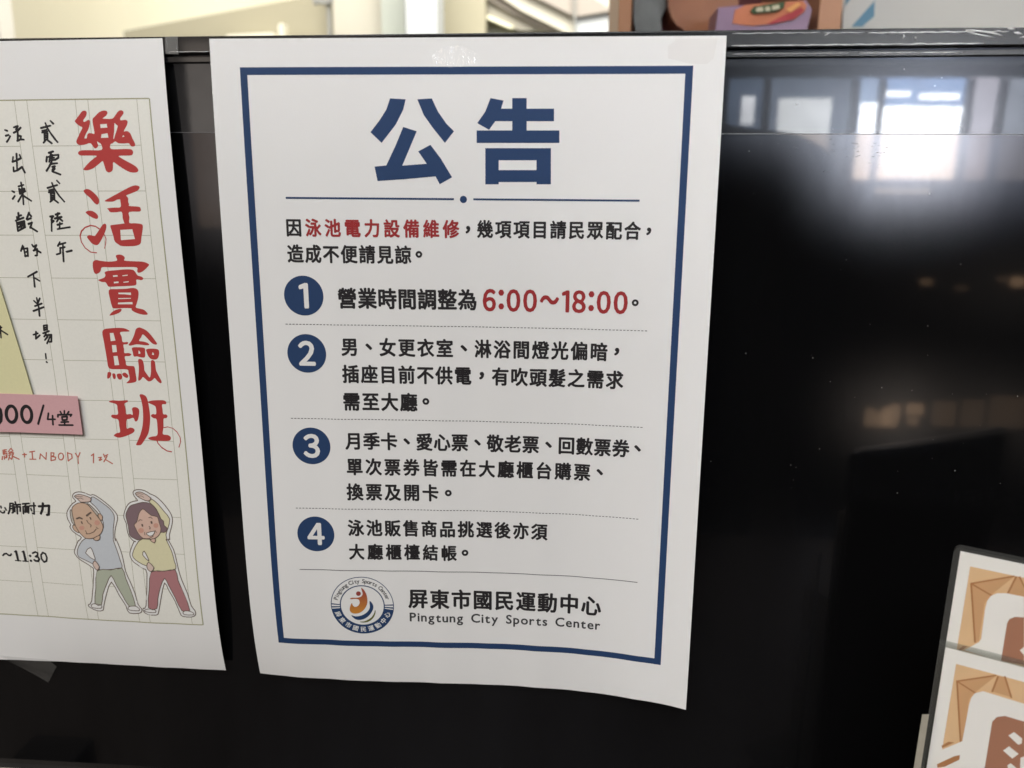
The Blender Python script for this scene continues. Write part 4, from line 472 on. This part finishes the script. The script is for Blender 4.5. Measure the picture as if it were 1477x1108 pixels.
# dust specks on the glass
ds = bmesh.new()
for k in range(46):
    u = random.uniform(214, 345); v = random.uniform(12, 200); r = random.uniform(0.06, 0.22)
    y = 3.93 if v > 38 else 3.68
    c = bmesh.ops.create_icosphere(ds, subdivisions=1, radius=r * MM, matrix=Matrix.Translation(Vector((u, y, -v)) * MM) @ Matrix.Diagonal((1, .4, random.uniform(.6, 1.6), 1)))
link('dust_specks', ds, mat('dust', (0.35, 0.34, 0.32), 0.8), tv)['kind'] = 'stuff'
sf = bmesh.new()
for k in range(70):
    u = random.gauss(262, 14); v = random.uniform(37.5, 52) if k % 3 else random.uniform(38, 46)
    w_ = random.uniform(.15, .7); h_ = random.uniform(.05, .10); y = 3.97 - k * .0004
    vs_ = [sf.verts.new(Vector((u + a, y, -v + b_ + a * .12)) * MM) for a, b_ in ((-w_, -h_), (w_, -h_ * .4), (w_ * .8, h_), (-w_ * .7, h_))]
    sf.faces.new(vs_[::-1])
link('scuff_marks', sf, mat('scuff', (0.05, 0.048, 0.045), 0.7, .2), tv)['kind'] = 'stuff'
# counter the set stands on
ct = link('counter', nb(-0.9, 1.1, -0.45, 0.35, FLOOR, -0.4203, bevel=0.004), mat('counter_top', (0.06, 0.045, 0.035), 0.4, 0.4, noise=0.2, nscale=8))
tag(ct, 'dark counter that the television stands on', 'counter')

# ================================================================== the notice
nA = empty('notice_sheet', 'white notice with thick navy border, four numbered items and a round logo', 'notice', mapA(105, 0))
sheet_mesh(mapA, 'paper', nA)
I = Ink()
b = 3.0; l, r_, t, bt = 12.3, 197.6, 11.15, 276.5
I.rect(l, t, r_, t + b).rect(l, bt - b, r_, bt).rect(l, t + b, l + b, bt - b).rect(r_ - b, t + b, r_, bt - b)
I.build('printed_border', NAVY, nA, mapA)
I = Ink()
for g in HEADING: I.tri(g)
I.build('heading', NAVY, nA, mapA)
I = Ink(); I.rect(28.9, 63.25, 101.1, 64.05).rect(109.3, 63.25, 178.7, 64.05).disc(105.1, 63.75, 1.5, 32); I.build('heading_rule', NAVY, nA, mapA)
def text_part(name, m, items, parent=None):
    I = Ink()
    for it in items:
        if len(it) == 4: mark(I, it[0], it[1], it[2], it[3], 0.034)
        else: line(I, *it)
    return I.build(name, m, parent or nA, mapA, cut=False)
I, J, K_ = Ink(), Ink(), Ink()
line(K_, '因泳池電力設備維修', 28.4, 103.0, 72.2, 79.7, I2=J, n2=1); K_.build('text_line', BLACK, nA, mapA, cut=False)
mark(I, '，', 106.9, 76.3, 8, 0.034); line(I, '幾項項目請民眾配合', 111.0, 179.5, 72.1, 79.5); mark(I, '，', 183.0, 76.1, 8, 0.034)
tl = I.build('text_line', BLACK, nA, mapA, cut=False); J.build('highlighted_words', RED, tl, mapA, cut=False)
text_part('text_line', BLACK, [('造成不便請見諒', 28.4, 82.2, 83.2, 90.9), ('。', 85.7, 86.9, 8)])
J = Ink()
tl = text_part('text_line', BLACK, [('營業時間調整為', 49.8, 110.4, 101.6, 110.6)]); text_part('full_stop', BLACK, [('。', 178.7, 106.1, 8)])
x = 113.5; size = 8.95 / 0.735
GAP = {'6': 1.1, ':': 1.15, '0': 1.1, '～': 1.0, '1': 1.15, '8': 1.1}
sxx = 0.80; tx = '6:00～18:00'
tot = sum((glyph(FW(c))[2][1] - glyph(FW(c))[2][0]) * size * (0.68 if c == '～' else sxx) for c in tx); gp = (175.2 - 113.5 - tot) / (len(tx) - 1)
for c in tx:
    bb = glyph(FW(c))[2]; s_ = 0.68 if c == '～' else sxx
    vb = 110.7
    if c == ':': put(J, FW(c), x - bb[0] * size * s_, vb - 1.0, size, 0.04, s_)
    elif c == '～': put(J, c, x - bb[0] * size * s_, vb - 0.4, size, 0.034, s_)
    else: put(J, FW(c), x - bb[0] * size * s_, vb, size, 0.030, s_)
    x += (bb[1] - bb[0]) * size * s_ + gp
J.build('opening_hours', RED, tl, mapA, cut=False)
for items in ([('男、女更衣室、淋浴間燈光偏暗', 50.4, 167.5, 123.7, 131.8), ('，', 171.7, 127.6, 8.6)], [('插座目前不供電，有吹頭髮之需求', 50.3, 174.8, 136.0, 144.2)],
              [('需至大廳', 50.1, 83.3, 148.6, 157.0), ('。', 87.4, 152.4, 8.6)],
              [('月季卡、愛心票、敬老票、回數票券', 50.5, 178.7, 167.3, 175.5), ('、', 182.5, 171.1, 8.8)], [('單次票券皆需在大廳櫃台購票', 50.5, 161.8, 179.7, 187.8), ('、', 166.2, 183.3, 8.8)],
              [('換票及開卡', 50.2, 92.3, 191.9, 200.1), ('。', 97.0, 196.0, 8.6)],
              [('泳池販售商品挑選後亦須', 50.0, 142.8, 209.8, 217.9)], [('大廳櫃檯結帳', 50.0, 100.4, 222.0, 229.9), ('。', 104.5, 225.9, 8.6)]):
    text_part('text_line', BLACK, items)
for d, v in (('1', 105.4), ('2', 131.2), ('3', 174.3), ('4', 217.5)):
    I = Ink(); I.disc(34.5, v, 8.75, 72); bd = I.build('number_badge', NAVY, nA, mapA)
    I = Ink(0.09); s_ = 10.4 / 0.735; bb = glyph(FW(d))[2]
    put(I, FW(d), 34.5 - (bb[0] + bb[1]) / 2 * s_ * 0.9, v + 5.2, s_, 0.031, 0.9); I.build('numeral', WHITE, bd, mapA, cut=False)
for v in (118.1, 161.3, 204.65):
    I = Ink(); u = 25.7
    while u < 184.5: I.rect(u, v - 0.17, u + 0.95, v + 0.17); u += 1.53
    I.build('dotted_divider', GREY, nA, mapA, cut=False)
I = Ink(); I.rect(25.8, 235.6, 185.2, 235.95); I.build('footer_rule', GREY, nA, mapA)
I = Ink(); line(I, '屏東市國民運動中心', 77.5, 168.7, 244.9, 255.0, 0.030); I.build('organisation_name', BLACK, nA, mapA, cut=False)
I = Ink(); latin(I, 'Pingtung City Sports Center', 77.7, 168.8, 262.3, 4.5, 0.020, 0.62); I.build('organisation_name', ink('charcoal', (0.05, 0.05, 0.052)), nA, mapA, cut=False)
# round logo
LC = (55.0, 254.15); R = 15.2
I = Ink(); I.ring(*LC, R - 0.35, R).ring(*LC, 10.3, 10.8)
I.ring(*LC, 10.8, R - 0.35, 8, 172)
for s0, s1 in ((-7.5, -5), (-1.5, 1.5)):
    I.ring(*LC, 10.8, R - 0.35, s0 + 4.2, s1 + 4.2, n=360); I.ring(*LC, 10.8, R - 0.35, 180 - s1 - 4.2, 180 - s0 - 4.2, n=360)
lg = I.build('logo', NAVY, nA, mapA, cut=True)
I = Ink(0.09); tx = '屏東市國民運動中心'
for i, c in enumerate(tx):
    a = math.radians(158 - i * (136 / 8)); rr = 14.15
    sz = 3.0; rot = a - math.pi / 2
    cu, cv = LC[0] + 12.75 * math.cos(a), LC[1] + 12.75 * math.sin(a)
    ou, ov = -0.5 * sz, 0.38 * sz
    put(I, c, cu + ou * math.cos(rot) - ov * math.sin(rot), cv + ou * math.sin(rot) + ov * math.cos(rot), sz, 0.02, rot=rot)
I.build('logo_lettering', WHITE, lg, mapA, cut=False)
I = Ink(0.07); tx = 'Pingtung City Sports Center'
ang = -163.0; step = 146.0 / (len(tx) - 1)
for i, c in enumerate(tx):
    if c == ' ': continue
    a = math.radians(-164 + i * step); sz = 2.9; rot = a + math.pi / 2
    bb = glyph(c)[2]
    cu, cv = LC[0] + 12.75 * math.cos(a), LC[1] + 12.75 * math.sin(a)
    ou, ov = -(bb[0] + bb[1]) / 2 * sz, 0.25 * sz
    put(I, c, cu + ou * math.cos(rot) - ov * math.sin(rot), cv + ou * math.sin(rot) + ov * math.cos(rot), sz, 0.022, rot=rot)
I.build('logo_lettering', GREY, lg, mapA, cut=False)
# the orange swimmer fades from rust at the raised arm to amber at the tail (a printed gradient)
og = bpy.data.materials.new('ink_amber'); og.use_nodes = True; nt = og.node_tree; p_ = nt.nodes['Principled BSDF']; p_.inputs['Roughness'].default_value = .55
ge = nt.nodes.new('ShaderNodeNewGeometry'); sp = nt.nodes.new('ShaderNodeSeparateXYZ'); nt.links.new(ge.outputs['Position'], sp.inputs[0])
mr = nt.nodes.new('ShaderNodeMapRange'); mr.inputs['From Min'].default_value = -0.2595; mr.inputs['From Max'].default_value = -0.2475
nt.links.new(sp.outputs['Z'], mr.inputs['Value']); cr_ = nt.nodes.new('ShaderNodeValToRGB')
cr_.color_ramp.elements[0].color = (0.60, 0.26, 0.035, 1); cr_.color_ramp.elements[1].color = (0.36, 0.075, 0.04, 1)
nt.links.new(mr.outputs['Result'], cr_.inputs['Fac']); nt.links.new(cr_.outputs['Color'], p_.inputs['Base Color'])
LM = {'orange': og, 'rust': ink('rust', (0.30, 0.06, 0.05)), 'navy': NAVY, 'olive': ink('olive', (0.13, 0.14, 0.03))}
LN = {'body': 'swimmer_figure', 'head': 'swimmer_head', 'wave': 'blue_wave', 'leaf': 'green_wave'}
for nm, mt, loop in LOGO:
    I = Ink(0.07); I.tri([smooth_loop(loop, 3)]); I.build(LN[nm], LM[mt], lg, mapA, cut=False)

# ================================================================== the course poster on the left
nB = empty('course_poster', 'cream manuscript grid poster with large red brush lettering and a stretching couple', 'poster', mapB(105, 0))
sheet_mesh(mapB, 'paper', nB)
FRr, FT, FB = 202.6, 23.6, 269.6
I = Ink(0.05); I.rect(8, FT, FRr, FB); I.build('cream_panel', CREAM, nB, mapB)
I = Ink(0.07); g = 0.22
c1r, cw, cp, rp = 196.85, 21.6, 27.2, 18.9
for k in range(7):
    r0 = c1r - k * cp
    for u in (r0, r0 - cw): I.rect(u - g / 2, FT, u + g / 2, FB)
    for j in range(1, 13): I.rect(r0 - cw + g / 2, FT + rp * j - g / 2, r0 - g / 2, FT + rp * j + g / 2)
I.build('manuscript_grid', GRID, nB, mapB)
I = Ink(0.075); g = 0.5
I.rect(FRr - g, FT, FRr, FB).rect(8, FT - .2, FRr - g, FT + .3).rect(8, FB - .3, FRr - g, FB + .2); I.build('grid_frame', FRAME, nB, mapB)
I = Ink(0.09)
for g_ in TITLE: I.tri([smooth_loop(g_[0], 3)] + g_[1:])
I.base = 0.10
for pts, w in TITLE_RINGS: I.stroke(smooth_loop(pts, 3)[:-3] + [pts[-1]] if False else pts, w, 0.25)
I.build('brush_title', TITLE_RED, nB, mapB)
I = Ink(0.085)
for pts, w in HAND: I.stroke(pts, w * 1.25, 0.22)
I.build('handwriting', BLACK, nB, mapB, cut=False)
def raised_print(loop, name, m, lift, parent, th=0.25):
    I = Ink(lift); I.tri([loop]); I.cut(2)
    ex = bmesh.ops.extrude_face_region(I.bm, geom=list(I.bm.faces))
    for e in ex['geom']:
        if isinstance(e, bmesh.types.BMVert): e.co.z -= th
    bmesh.ops.recalc_face_normals(I.bm, faces=list(I.bm.faces))
    for v in I.bm.verts: v.co = mapB(v.co.x, v.co.y, v.co.z)
    return link(name, I.bm, m, parent)
near = lambda l_, k: [(u + 0.63 * k, v - 0.36 * k) for u, v in l_]   # printed pieces raised by k mm to cast their drop shadow
note = raised_print(near(NOTE, 1.3), 'yellow_note', ink('pale_yellow', (0.72, 0.69, 0.42)), 1.3, nB)
I = Ink(1.34)
for pts, w in NOTE_INK: I.stroke(near(pts, 1.3), w, .15)
I.build('note_lettering', BLACK, note, mapB, cut=False)
tg = raised_print(near(TAG, 1.9), 'price_tag', ink('dusty_pink', (0.64, 0.38, 0.40)), 1.9, nB)
I = Ink(1.94)
for pts, w in TAG_INK: I.stroke(near(pts, 1.9), w * 1.15, .05)
I.build('price_lettering', BLACK, tg, mapB, cut=False)
I = Ink(0.085)
for pts, w in REDNOTE: I.stroke(pts, w * 1.15, .2)
I.build('red_handwriting', SOFTRED, nB, mapB, cut=False)
I = Ink(0.085)
for pts, w in COURSE: I.stroke(pts, w * 1.2, .1)
I.build('course_details', BLACK, nB, mapB, cut=False)
PC = {'white': WHITE, 'blue': ink('shirt_blue', (0.55, 0.58, 0.62)), 'green': ink('sage', (0.43, 0.46, 0.37)), 'skin': ink('skin', (0.60, 0.42, 0.31)), 'pink': ink('rosy_skin', (0.66, 0.46, 0.38)),
      'pale': ink('pale_skin', (0.66, 0.52, 0.46)), 'grey': ink('hair_grey', (0.50, 0.47, 0.42)), 'blush': ink('blush', (0.58, 0.32, 0.25)), 'yellow': ink('soft_yellow', (0.70, 0.66, 0.44)),
      'rose': ink('rose', (0.42, 0.20, 0.21)), 'mauve': ink('mauve', (0.22, 0.15, 0.165))}
OUT = ink('outline', (0.14, 0.105, 0.085))
for nm, fig, lines in (('stretching_man', MAN, MAN_LINES), ('stretching_woman', WOMAN, WOMAN_LINES)):
    root = None; o = Ink(0.0)
    for k, (part, col, outl, loop) in enumerate(fig):
        lf = 0.09 + 0.014 * k; lp = smooth_loop(loop, 2)
        I = Ink(lf); I.tri([lp]); ob = I.build(nm if root is None else part, PC[col], root or nB, mapB)
        if root is None: root = ob
        if outl:
            o.base = lf + 0.002
            # outline pieces nudge upward in tiny steps so no two lie in one plane
            o.closed(lp, 0.38 if k else 0.44)
    o.base = 0.09 + 0.014 * len(fig) + 0.03
    for pts, w in lines: o.stroke(pts, max(w, .22), .1)
    o.build('outline', OUT, root, mapB, cut=False)

# ================================================================== clear tape
def tape(mp, loop, lift, name, label, mtl, amp=0.0, grp='pieces of clear tape'):
    I = Ink(lift); I.tri([loop]); I.cut(0.8)
    for v in I.bm.verts:
        z = v.co.z + (amp * (math.sin(v.co.x * 2.3 + v.co.y * .8) + .7 * math.sin(v.co.y * 3.1 - v.co.x * 1.1)) if amp else 0)
        v.co = mp(v.co.x, v.co.y, z)
    return tag(link(name, I.bm, mtl, None, True), label, 'tape', grp)
T_matt = clear_film('matt_tape', (0.975, 0.967, 0.962), 0.012, 0.35, 0.012)
T_gloss = clear_film('glossy_tape', (0.985, 0.985, 0.985), 0.085, 0.2, 0.03, 1.0, 300)
tape(mapA, [(187.2, 4.0), (190.5, 1.2), (206.5, 1.0), (205.4, 8.5), (202.8, 10.6), (196, 10.4), (187.6, 8.4)], 0.16, 'tape_piece', 'matt tape on the top right corner of the notice', T_matt)
tape(mapA, [(92.6, 7.2), (95, 5.0), (99, 3.4), (104, 3.2), (108, 4.4), (111.6, 6.6), (111.0, 9.8), (106, 11.2), (98, 11.6), (93.4, 10.6)], 0.30, 'tape_piece', 'crinkled shiny tape at the top middle of the notice', T_gloss, 0.13)
tape(mapA, [(-18.7, -0.9), (-13.2, -0.9), (-13.4, 6.0), (-18.9, 5.8)], 0.35, 'tape_piece', 'short grey tape on the frame beside the left poster', clear_film('grey_tape', (0.8, 0.8, 0.78), 0.03, 0.25, 0.17), 0.0)
T_dark = clear_film('curled_tape', (0.9, 0.9, 0.9), 0.06, 0.18, 0.05, 0.5, 150)
def free_tape(u, v, lift=0):
    return Vector((u, 3.2 - 0.05 * (v - 296) - lift, -v)) * MM
bm = bmesh.new(); n_ = 14; rows = []
top, low = FREETAPE
for i in range(n_ + 1):
    t = i / n_
    row = []
    for j in range(7):
        f = j / 6
        def at(l):
            x = t * (len(l) - 1); k = min(int(x), len(l) - 2); return Vector(l[k]).lerp(Vector(l[k + 1]), x - k)
        p = at(top).lerp(at(low), f); curl = 1.6 * max(0, t - .7) ** 1.5 * 6 * (1 - f) + .25 * math.sin(f * 9 + t * 5) * t
        row.append(bm.verts.new(Vector((p.x, p.y - curl, p.z)) * MM))
    rows.append(row)
for i in range(n_):
    for j in range(6): bm.faces.new((rows[i][j], rows[i][j + 1], rows[i + 1][j + 1], rows[i + 1][j]))
tag(link('tape_piece', bm, T_dark, None, True), 'loose clear tape curling out below the bottom of the left poster', 'tape', 'pieces of clear tape')

# ================================================================== brochure holder with two printed cards
HA = Vector(HOLDER['a']) * MM; th = HOLDER['th']
e1 = Vector((math.cos(th), -math.sin(th), 0)); e2 = Vector((0, 0, -1)); en = Vector((-math.sin(th), -math.cos(th), 0))
def mapH(a, b, off): return HA + (e1 * a + e2 * b + en * off) * MM
acr = clear_film('acrylic', (0.80, 0.81, 0.80), 0.045, 0.05, 0.035)
acr_edge = mat('acrylic_edge', (0.05, 0.05, 0.047), 0.25, 0.5, coat=0.5)
def plate(loop, off0, off1, name, m, parent, rnd=False):
    if area2(loop) < 0: loop = loop[::-1]
    bm = bmesh.new(); f = [bm.verts.new(mapH(a, b, off1)) for a, b in loop]; k = [bm.verts.new(mapH(a, b, off0)) for a, b in loop]; n = len(loop)
    bm.faces.new(f); bm.faces.new(k[::-1])
    for i in range(n): bm.faces.new((f[i], k[i], k[(i + 1) % n], f[(i + 1) % n]))
    bmesh.ops.recalc_face_normals(bm, faces=list(bm.faces))
    return link(name, bm, m, parent)
CW, CH = 105.0, 148.0
hold = empty('brochure_holder', 'clear acrylic tiered brochure holder standing in front of the screen', 'holder', mapH(50, 229.0, 0))
def rounded(x0, y0, x1, y1, r, n=5):
    out = []
    for cx, cy, a0 in ((x0 + r, y0 + r, 180), (x1 - r, y0 + r, 270), (x1 - r, y1 - r, 0), (x0 + r, y1 - r, 90)):
        out += [(cx + r * math.cos(math.radians(a0 + 90 * k / n)), cy + r * math.sin(math.radians(a0 + 90 * k / n))) for k in range(n + 1)]
    return out
plate(rounded(-2.2, -1.2, CW + 2.2, 229, 2.5), -3.6, -0.5, 'back_plate', acr_edge, hold)
plate([(-2.2, 150), (CW + 2.2, 150), (CW + 2.2, 152), (-2.2, 152)], -0.49, 5.9, 'tier_floor', acr, hold)
plate([(-2.2, 37.0), (CW + 2, 37.0), (CW + 2, 229), (-2.2, 229)], 2.0, 3.4, 'pocket_front', acr, hold)
plate([(-3.0, 88.5), (-1.0, 88.5), (-1.0, 229), (-3.0, 229)], -0.49, 22, 'side_plate', acr, hold)
plate([(-2.2, 222), (CW + 2, 222), (CW + 2, 229), (-2.2, 229)], 6.4, 60, 'base_plate', acr, hold)
CG = 'printed cards in the brochure holder'
sand, amber, cocoa = mat('card_sand', (0.70, 0.465, 0.26), .4, .4, noise=.04, nscale=80), mat('card_amber', (0.58, 0.335, 0.17), .4, .4, noise=.04, nscale=80), mat('card_cocoa', (0.36, 0.17, 0.105), .4, .4, noise=.04, nscale=80)
dline = mat('card_line', (0.40, 0.185, 0.075), .4, .4); cwhite = mat('card_white', (0.80, 0.78, 0.735), .4, .4, noise=.02, nscale=60)
def hstroke(pts, w, off, name, parent):
    bm = bmesh.new()
    for k, (p, q) in enumerate(zip(pts[:-1], pts[1:])):
        p, q = Vector(p), Vector(q); d = (q - p).normalized(); nrm = Vector((-d.y, d.x)) * w / 2; p = p - d * w * .3; q = q + d * w * .3
        o = off + 0.004 * k
        vs = [bm.verts.new(mapH(*(c), o)) for c in (p + nrm, q + nrm, q - nrm, p - nrm)]
        bm.faces.new(vs)
    bmesh.ops.recalc_face_normals(bm, faces=list(bm.faces))
    return link(name, bm, dline, parent)
def clip(loop, x1): return [(min(a, x1), b) for a, b in loop]
def face(loop, off, name, m, parent):
    return plate(loop, off - 0.01, off, name, m, parent)
def make_card(D_, y0, off, label, back):
    root = empty('printed_card', label, 'card', mapH(CW / 2, y0, off), CG)
    plate([(0, y0), (CW, y0), (CW, y0 + CH), (0, y0 + CH)], off - 0.3, off, 'card_stock', cwhite, root)
    o = D_['orange']; ox, oy = o[0]; 
    pn = face([(ox, oy), (CW - ox, oy), (CW - ox, o[2][1]), (ox, o[2][1])], off + .03, 'printed_panel', sand, root)
    face(D_['kite'], off + .06, 'envelope_print', amber, pn); face(D_['flap'], off + .065, 'envelope_print', amber, pn)
    for k, l_ in enumerate(D_['kl']): hstroke(l_, 0.62, off + .09 + .01 * k, 'envelope_line', pn)
    face(D_['orn'], off + .075, 'envelope_print', dline, pn)
    if 'orn2' in D_: face(D_['orn2'], off + .2, 'envelope_print', dline, pn)
    wt = face(D_['white'], off + .15, 'white_shape', cwhite, root)
    br = face(D_['brown'], off + .18, 'brown_tile', cocoa, root)
    fr_ = D_['frag'] if isinstance(D_['frag'][0], list) else [D_['frag']]
    for l_ in fr_: face(l_, off + .21, 'tile_lettering', cwhite, br)
    return root
make_card(CARD_BACK, 0.0, 0.0, 'upper envelope printed card, partly hidden by the lower card', True)
make_card(CARD_FRONT, CARD_FRONT['edge'][0][1], 6.0 + 1.0, 'lower envelope printed card with white strokes on its brown tile', False)
bs = empty('printed_card', 'pale card edge lowest in the holder, left of the lower envelope card', 'card', mapH(0, 64, 13), CG)
plate(STRIP[:2] + [(STRIP[1][0], 229), (STRIP[0][0] - 0.6, 229)], 12.7, 13, 'card_stock', mat('card_beige', (0.36, 0.33, 0.27), .5, .3), bs)

# ================================================================== the room in front of the set, seen only as reflections
S_ = 9.558
def RX(u): return (151.5 + (u - 151.5) * S_) * MM
def RZ(z): return (-54.1 + (z + 54.1) * S_) * MM
YW = -3.0
dk = mat('front_wall', (0.05, 0.045, 0.045), .8, .2, noise=.1, nscale=2)
slab('wall', -4, 5, YW - 0.16, YW - 0.06, FLOOR, 2.2, dk)
wf = mat('window_frame', (0.055, 0.065, 0.08), .4, .4)
win = empty('shop_window', 'wide daylit window with dark mullions reflected at the top right of the screen', 'window', (1.35, YW, RZ(-54)))
def pane(u0, u1, z0, z1, col, s, y=0.0): link('pane', nb(RX(u0), RX(u1), YW - .05 + y, YW - .03 + y, RZ(z1), RZ(z0)), emit('panel_glow', col, s * 2.2), win)  # window panes, and also the added glowing panels around them
for u0, u1, z0, z1 in ((227, 229.5, -16, -62), (262, 264.4, -16, -62), (272.4, 274.4, -16, -62), (306.2, 308.6, -16, -62), (319, 321, -16, -62), (214, 345, -12.5, -15.2), (214, 345, -54.5, -58.0)):
    link('mullion', nb(RX(u0), RX(u1), YW - .03, YW + .01, RZ(z1), RZ(z0)), wf, win)
BL = (0.55, 0.72, 1.0)
pane(214, 227, -15.2, -54.5, BL, 1.6)
pane(229.5, 262, -15.2, -54.5, (0.62, 0.75, 0.95), 2.2); pane(233.9, 254.6, -22.8, -54.5, (1, 1, .97), 10, .012)
pane(264.4, 272.4, -15.2, -54.5, BL, 7); pane(266.5, 272.4, -24.5, -54.5, (1, 1, 1), 26, .012)
pane(274.4, 306.2, -15.2, -54.5, (0.42, 0.62, 1.0), 8); pane(274.8, 305.8, -26.0, -54.2, (1, .99, .97), 29, .012)
pane(275, 285, -20.2, -22.0, (1, 1, 1), 26, .012); pane(289, 304, -21.2, -23.2, (1, 1, 1), 26, .012)  # lamp streaks in the window, drawn as glowing strips
pane(308.6, 319, -12, -58, (0.95, 0.88, 0.95), 6.5); pane(321, 345, -12, -58, (0.8, 0.85, 0.95), 4.0)  # bright wall beside the window, added as glowing panels
pane(205, 345, -10, 8, (.9, .95, 1), 0.5)  # added glow standing in for a lit white wall above the window
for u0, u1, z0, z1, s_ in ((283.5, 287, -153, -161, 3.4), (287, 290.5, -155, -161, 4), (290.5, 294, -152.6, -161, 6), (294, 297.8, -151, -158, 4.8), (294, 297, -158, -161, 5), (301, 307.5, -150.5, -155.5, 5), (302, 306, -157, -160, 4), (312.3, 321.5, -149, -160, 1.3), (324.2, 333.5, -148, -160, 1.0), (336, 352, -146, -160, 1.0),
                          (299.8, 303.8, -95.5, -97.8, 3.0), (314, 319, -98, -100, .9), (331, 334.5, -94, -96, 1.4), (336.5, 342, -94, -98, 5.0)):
    pane(u0, u1, z0, z1, (1, .80, .60), s_)  # added glowing panels in place of sunlit floor patches and small lights
pane(274, 298, -58.0, -60.0, (1, .97, .9), 9); pane(219, 224, -22, -33, (1, 1, 1), 10, .012)  # added glow strip for the lit sill, then a lamp as a panel
brown_glow = empty('brown_glow_panel', 'glowing panel added for the brown reflection between the two sheets', 'brown_glow', (-0.9, YW, FLOOR))
link('glow_face', nb(RX(-14.2), RX(60), YW - .05, YW - .03, RZ(-77), RZ(0)), emit('brown_glow_light', (1.0, 0.86, 0.74), 3.0), brown_glow)  # emission stands in for a light brown wall; no such source is known
link('glow_edge_bar', nb(RX(-16.4), RX(-14.3), YW - .05, YW, FLOOR, RZ(0)), wf, brown_glow)  # added dark bar that ends the brown glow on its left

# photographer: a plain standing figure whose dark outline blocks the reflection
def person(cx, cy):
    sh = FLOOR + 1.375
    J = {'hip': (0, 0, FLOOR + .93), 'waist': (0, 0, FLOOR + 1.08), 'chest': (0, .01, FLOOR + 1.27), 'neckb': (0, 0, sh + .03), 'neck': (0, .015, sh + .09), 'head': (0, .03, sh + .17), 'crown': (0, .02, sh + .25)}
    rad = {'hip': (.16, .11), 'waist': (.145, .10), 'chest': (.17, .115), 'neckb': (.075, .065), 'neck': (.055, .055), 'head': (.078, .095), 'crown': (.07, .085)}
    E = [('hip', 'waist'), ('waist', 'chest'), ('chest', 'neckb'), ('neckb', 'neck'), ('neck', 'head'), ('head', 'crown')]
    for s, n in ((-1, 'l'), (1, 'r')):
        J[n + 'sh'] = (s * .205, 0, sh - .008); J[n + 'el'] = (s * .25, -.03, sh - .31); J[n + 'wr'] = (s * .265, .03, sh - .55); J[n + 'pa'] = (s * .265, .045, sh - .63)
        rad[n + 'sh'] = (.065, .065); rad[n + 'el'] = (.045, .045); rad[n + 'wr'] = (.028, .032); rad[n + 'pa'] = (.02, .042)
        J[n + 'hp'] = (s * .09, 0, FLOOR + .88); J[n + 'kn'] = (s * .10, .02, FLOOR + .48); J[n + 'an'] = (s * .105, 0, FLOOR + .08); J[n + 'to'] = (s * .115, .15, FLOOR + .04)
        rad[n + 'hp'] = (.095, .095); rad[n + 'kn'] = (.06, .06); rad[n + 'an'] = (.042, .045); rad[n + 'to'] = (.045, .035)
        E += [('chest', n + 'sh'), (n + 'sh', n + 'el'), (n + 'el', n + 'wr'), (n + 'wr', n + 'pa'), ('hip', n + 'hp'), (n + 'hp', n + 'kn'), (n + 'kn', n + 'an'), (n + 'an', n + 'to')]
        for f, (dy, ln) in enumerate(((-.03, .085), (-.01, .095), (.012, .09), (.032, .07))):
            a, b_ = n + 'f%d' % f, n + 'g%d' % f
            J[a] = (s * .262, .05 + dy, sh - .67 - ln * .45); J[b_] = (s * .252, .06 + dy, sh - .67 - ln)
            rad[a] = (.0095, .0095); rad[b_] = (.0075, .0075); E += [(n + 'pa', a), (a, b_)]
        J[n + 't'] = (s * .25, .105, sh - .66); rad[n + 't'] = (.010, .010); E += [(n + 'wr', n + 't')]
    names = list(J); me = bpy.data.meshes.new('person')
    me.from_pydata([(J[k][0] + cx, J[k][1] + cy, J[k][2]) for k in names], [(names.index(a), names.index(b)) for a, b in E], [])
    o = bpy.data.objects.new('person', me); C.objects.link(o)
    sk = o.modifiers.new('skin', 'SKIN'); sk.use_smooth_shade = True
    for i, k in enumerate(names): me.skin_vertices[0].data[i].radius = rad[k]
    me.skin_vertices[0].data[0].use_root = True
    ss = o.modifiers.new('smooth', 'SUBSURF'); ss.levels = 1; ss.render_levels = 2
    me.materials.append(mat('dark_clothes', (0.02, 0.02, 0.022), .9, .1, noise=.1, nscale=40))
    tag(o, 'person in dark clothes standing before the screen, seen as its dark reflection', 'person')
person(0.262, -0.80)
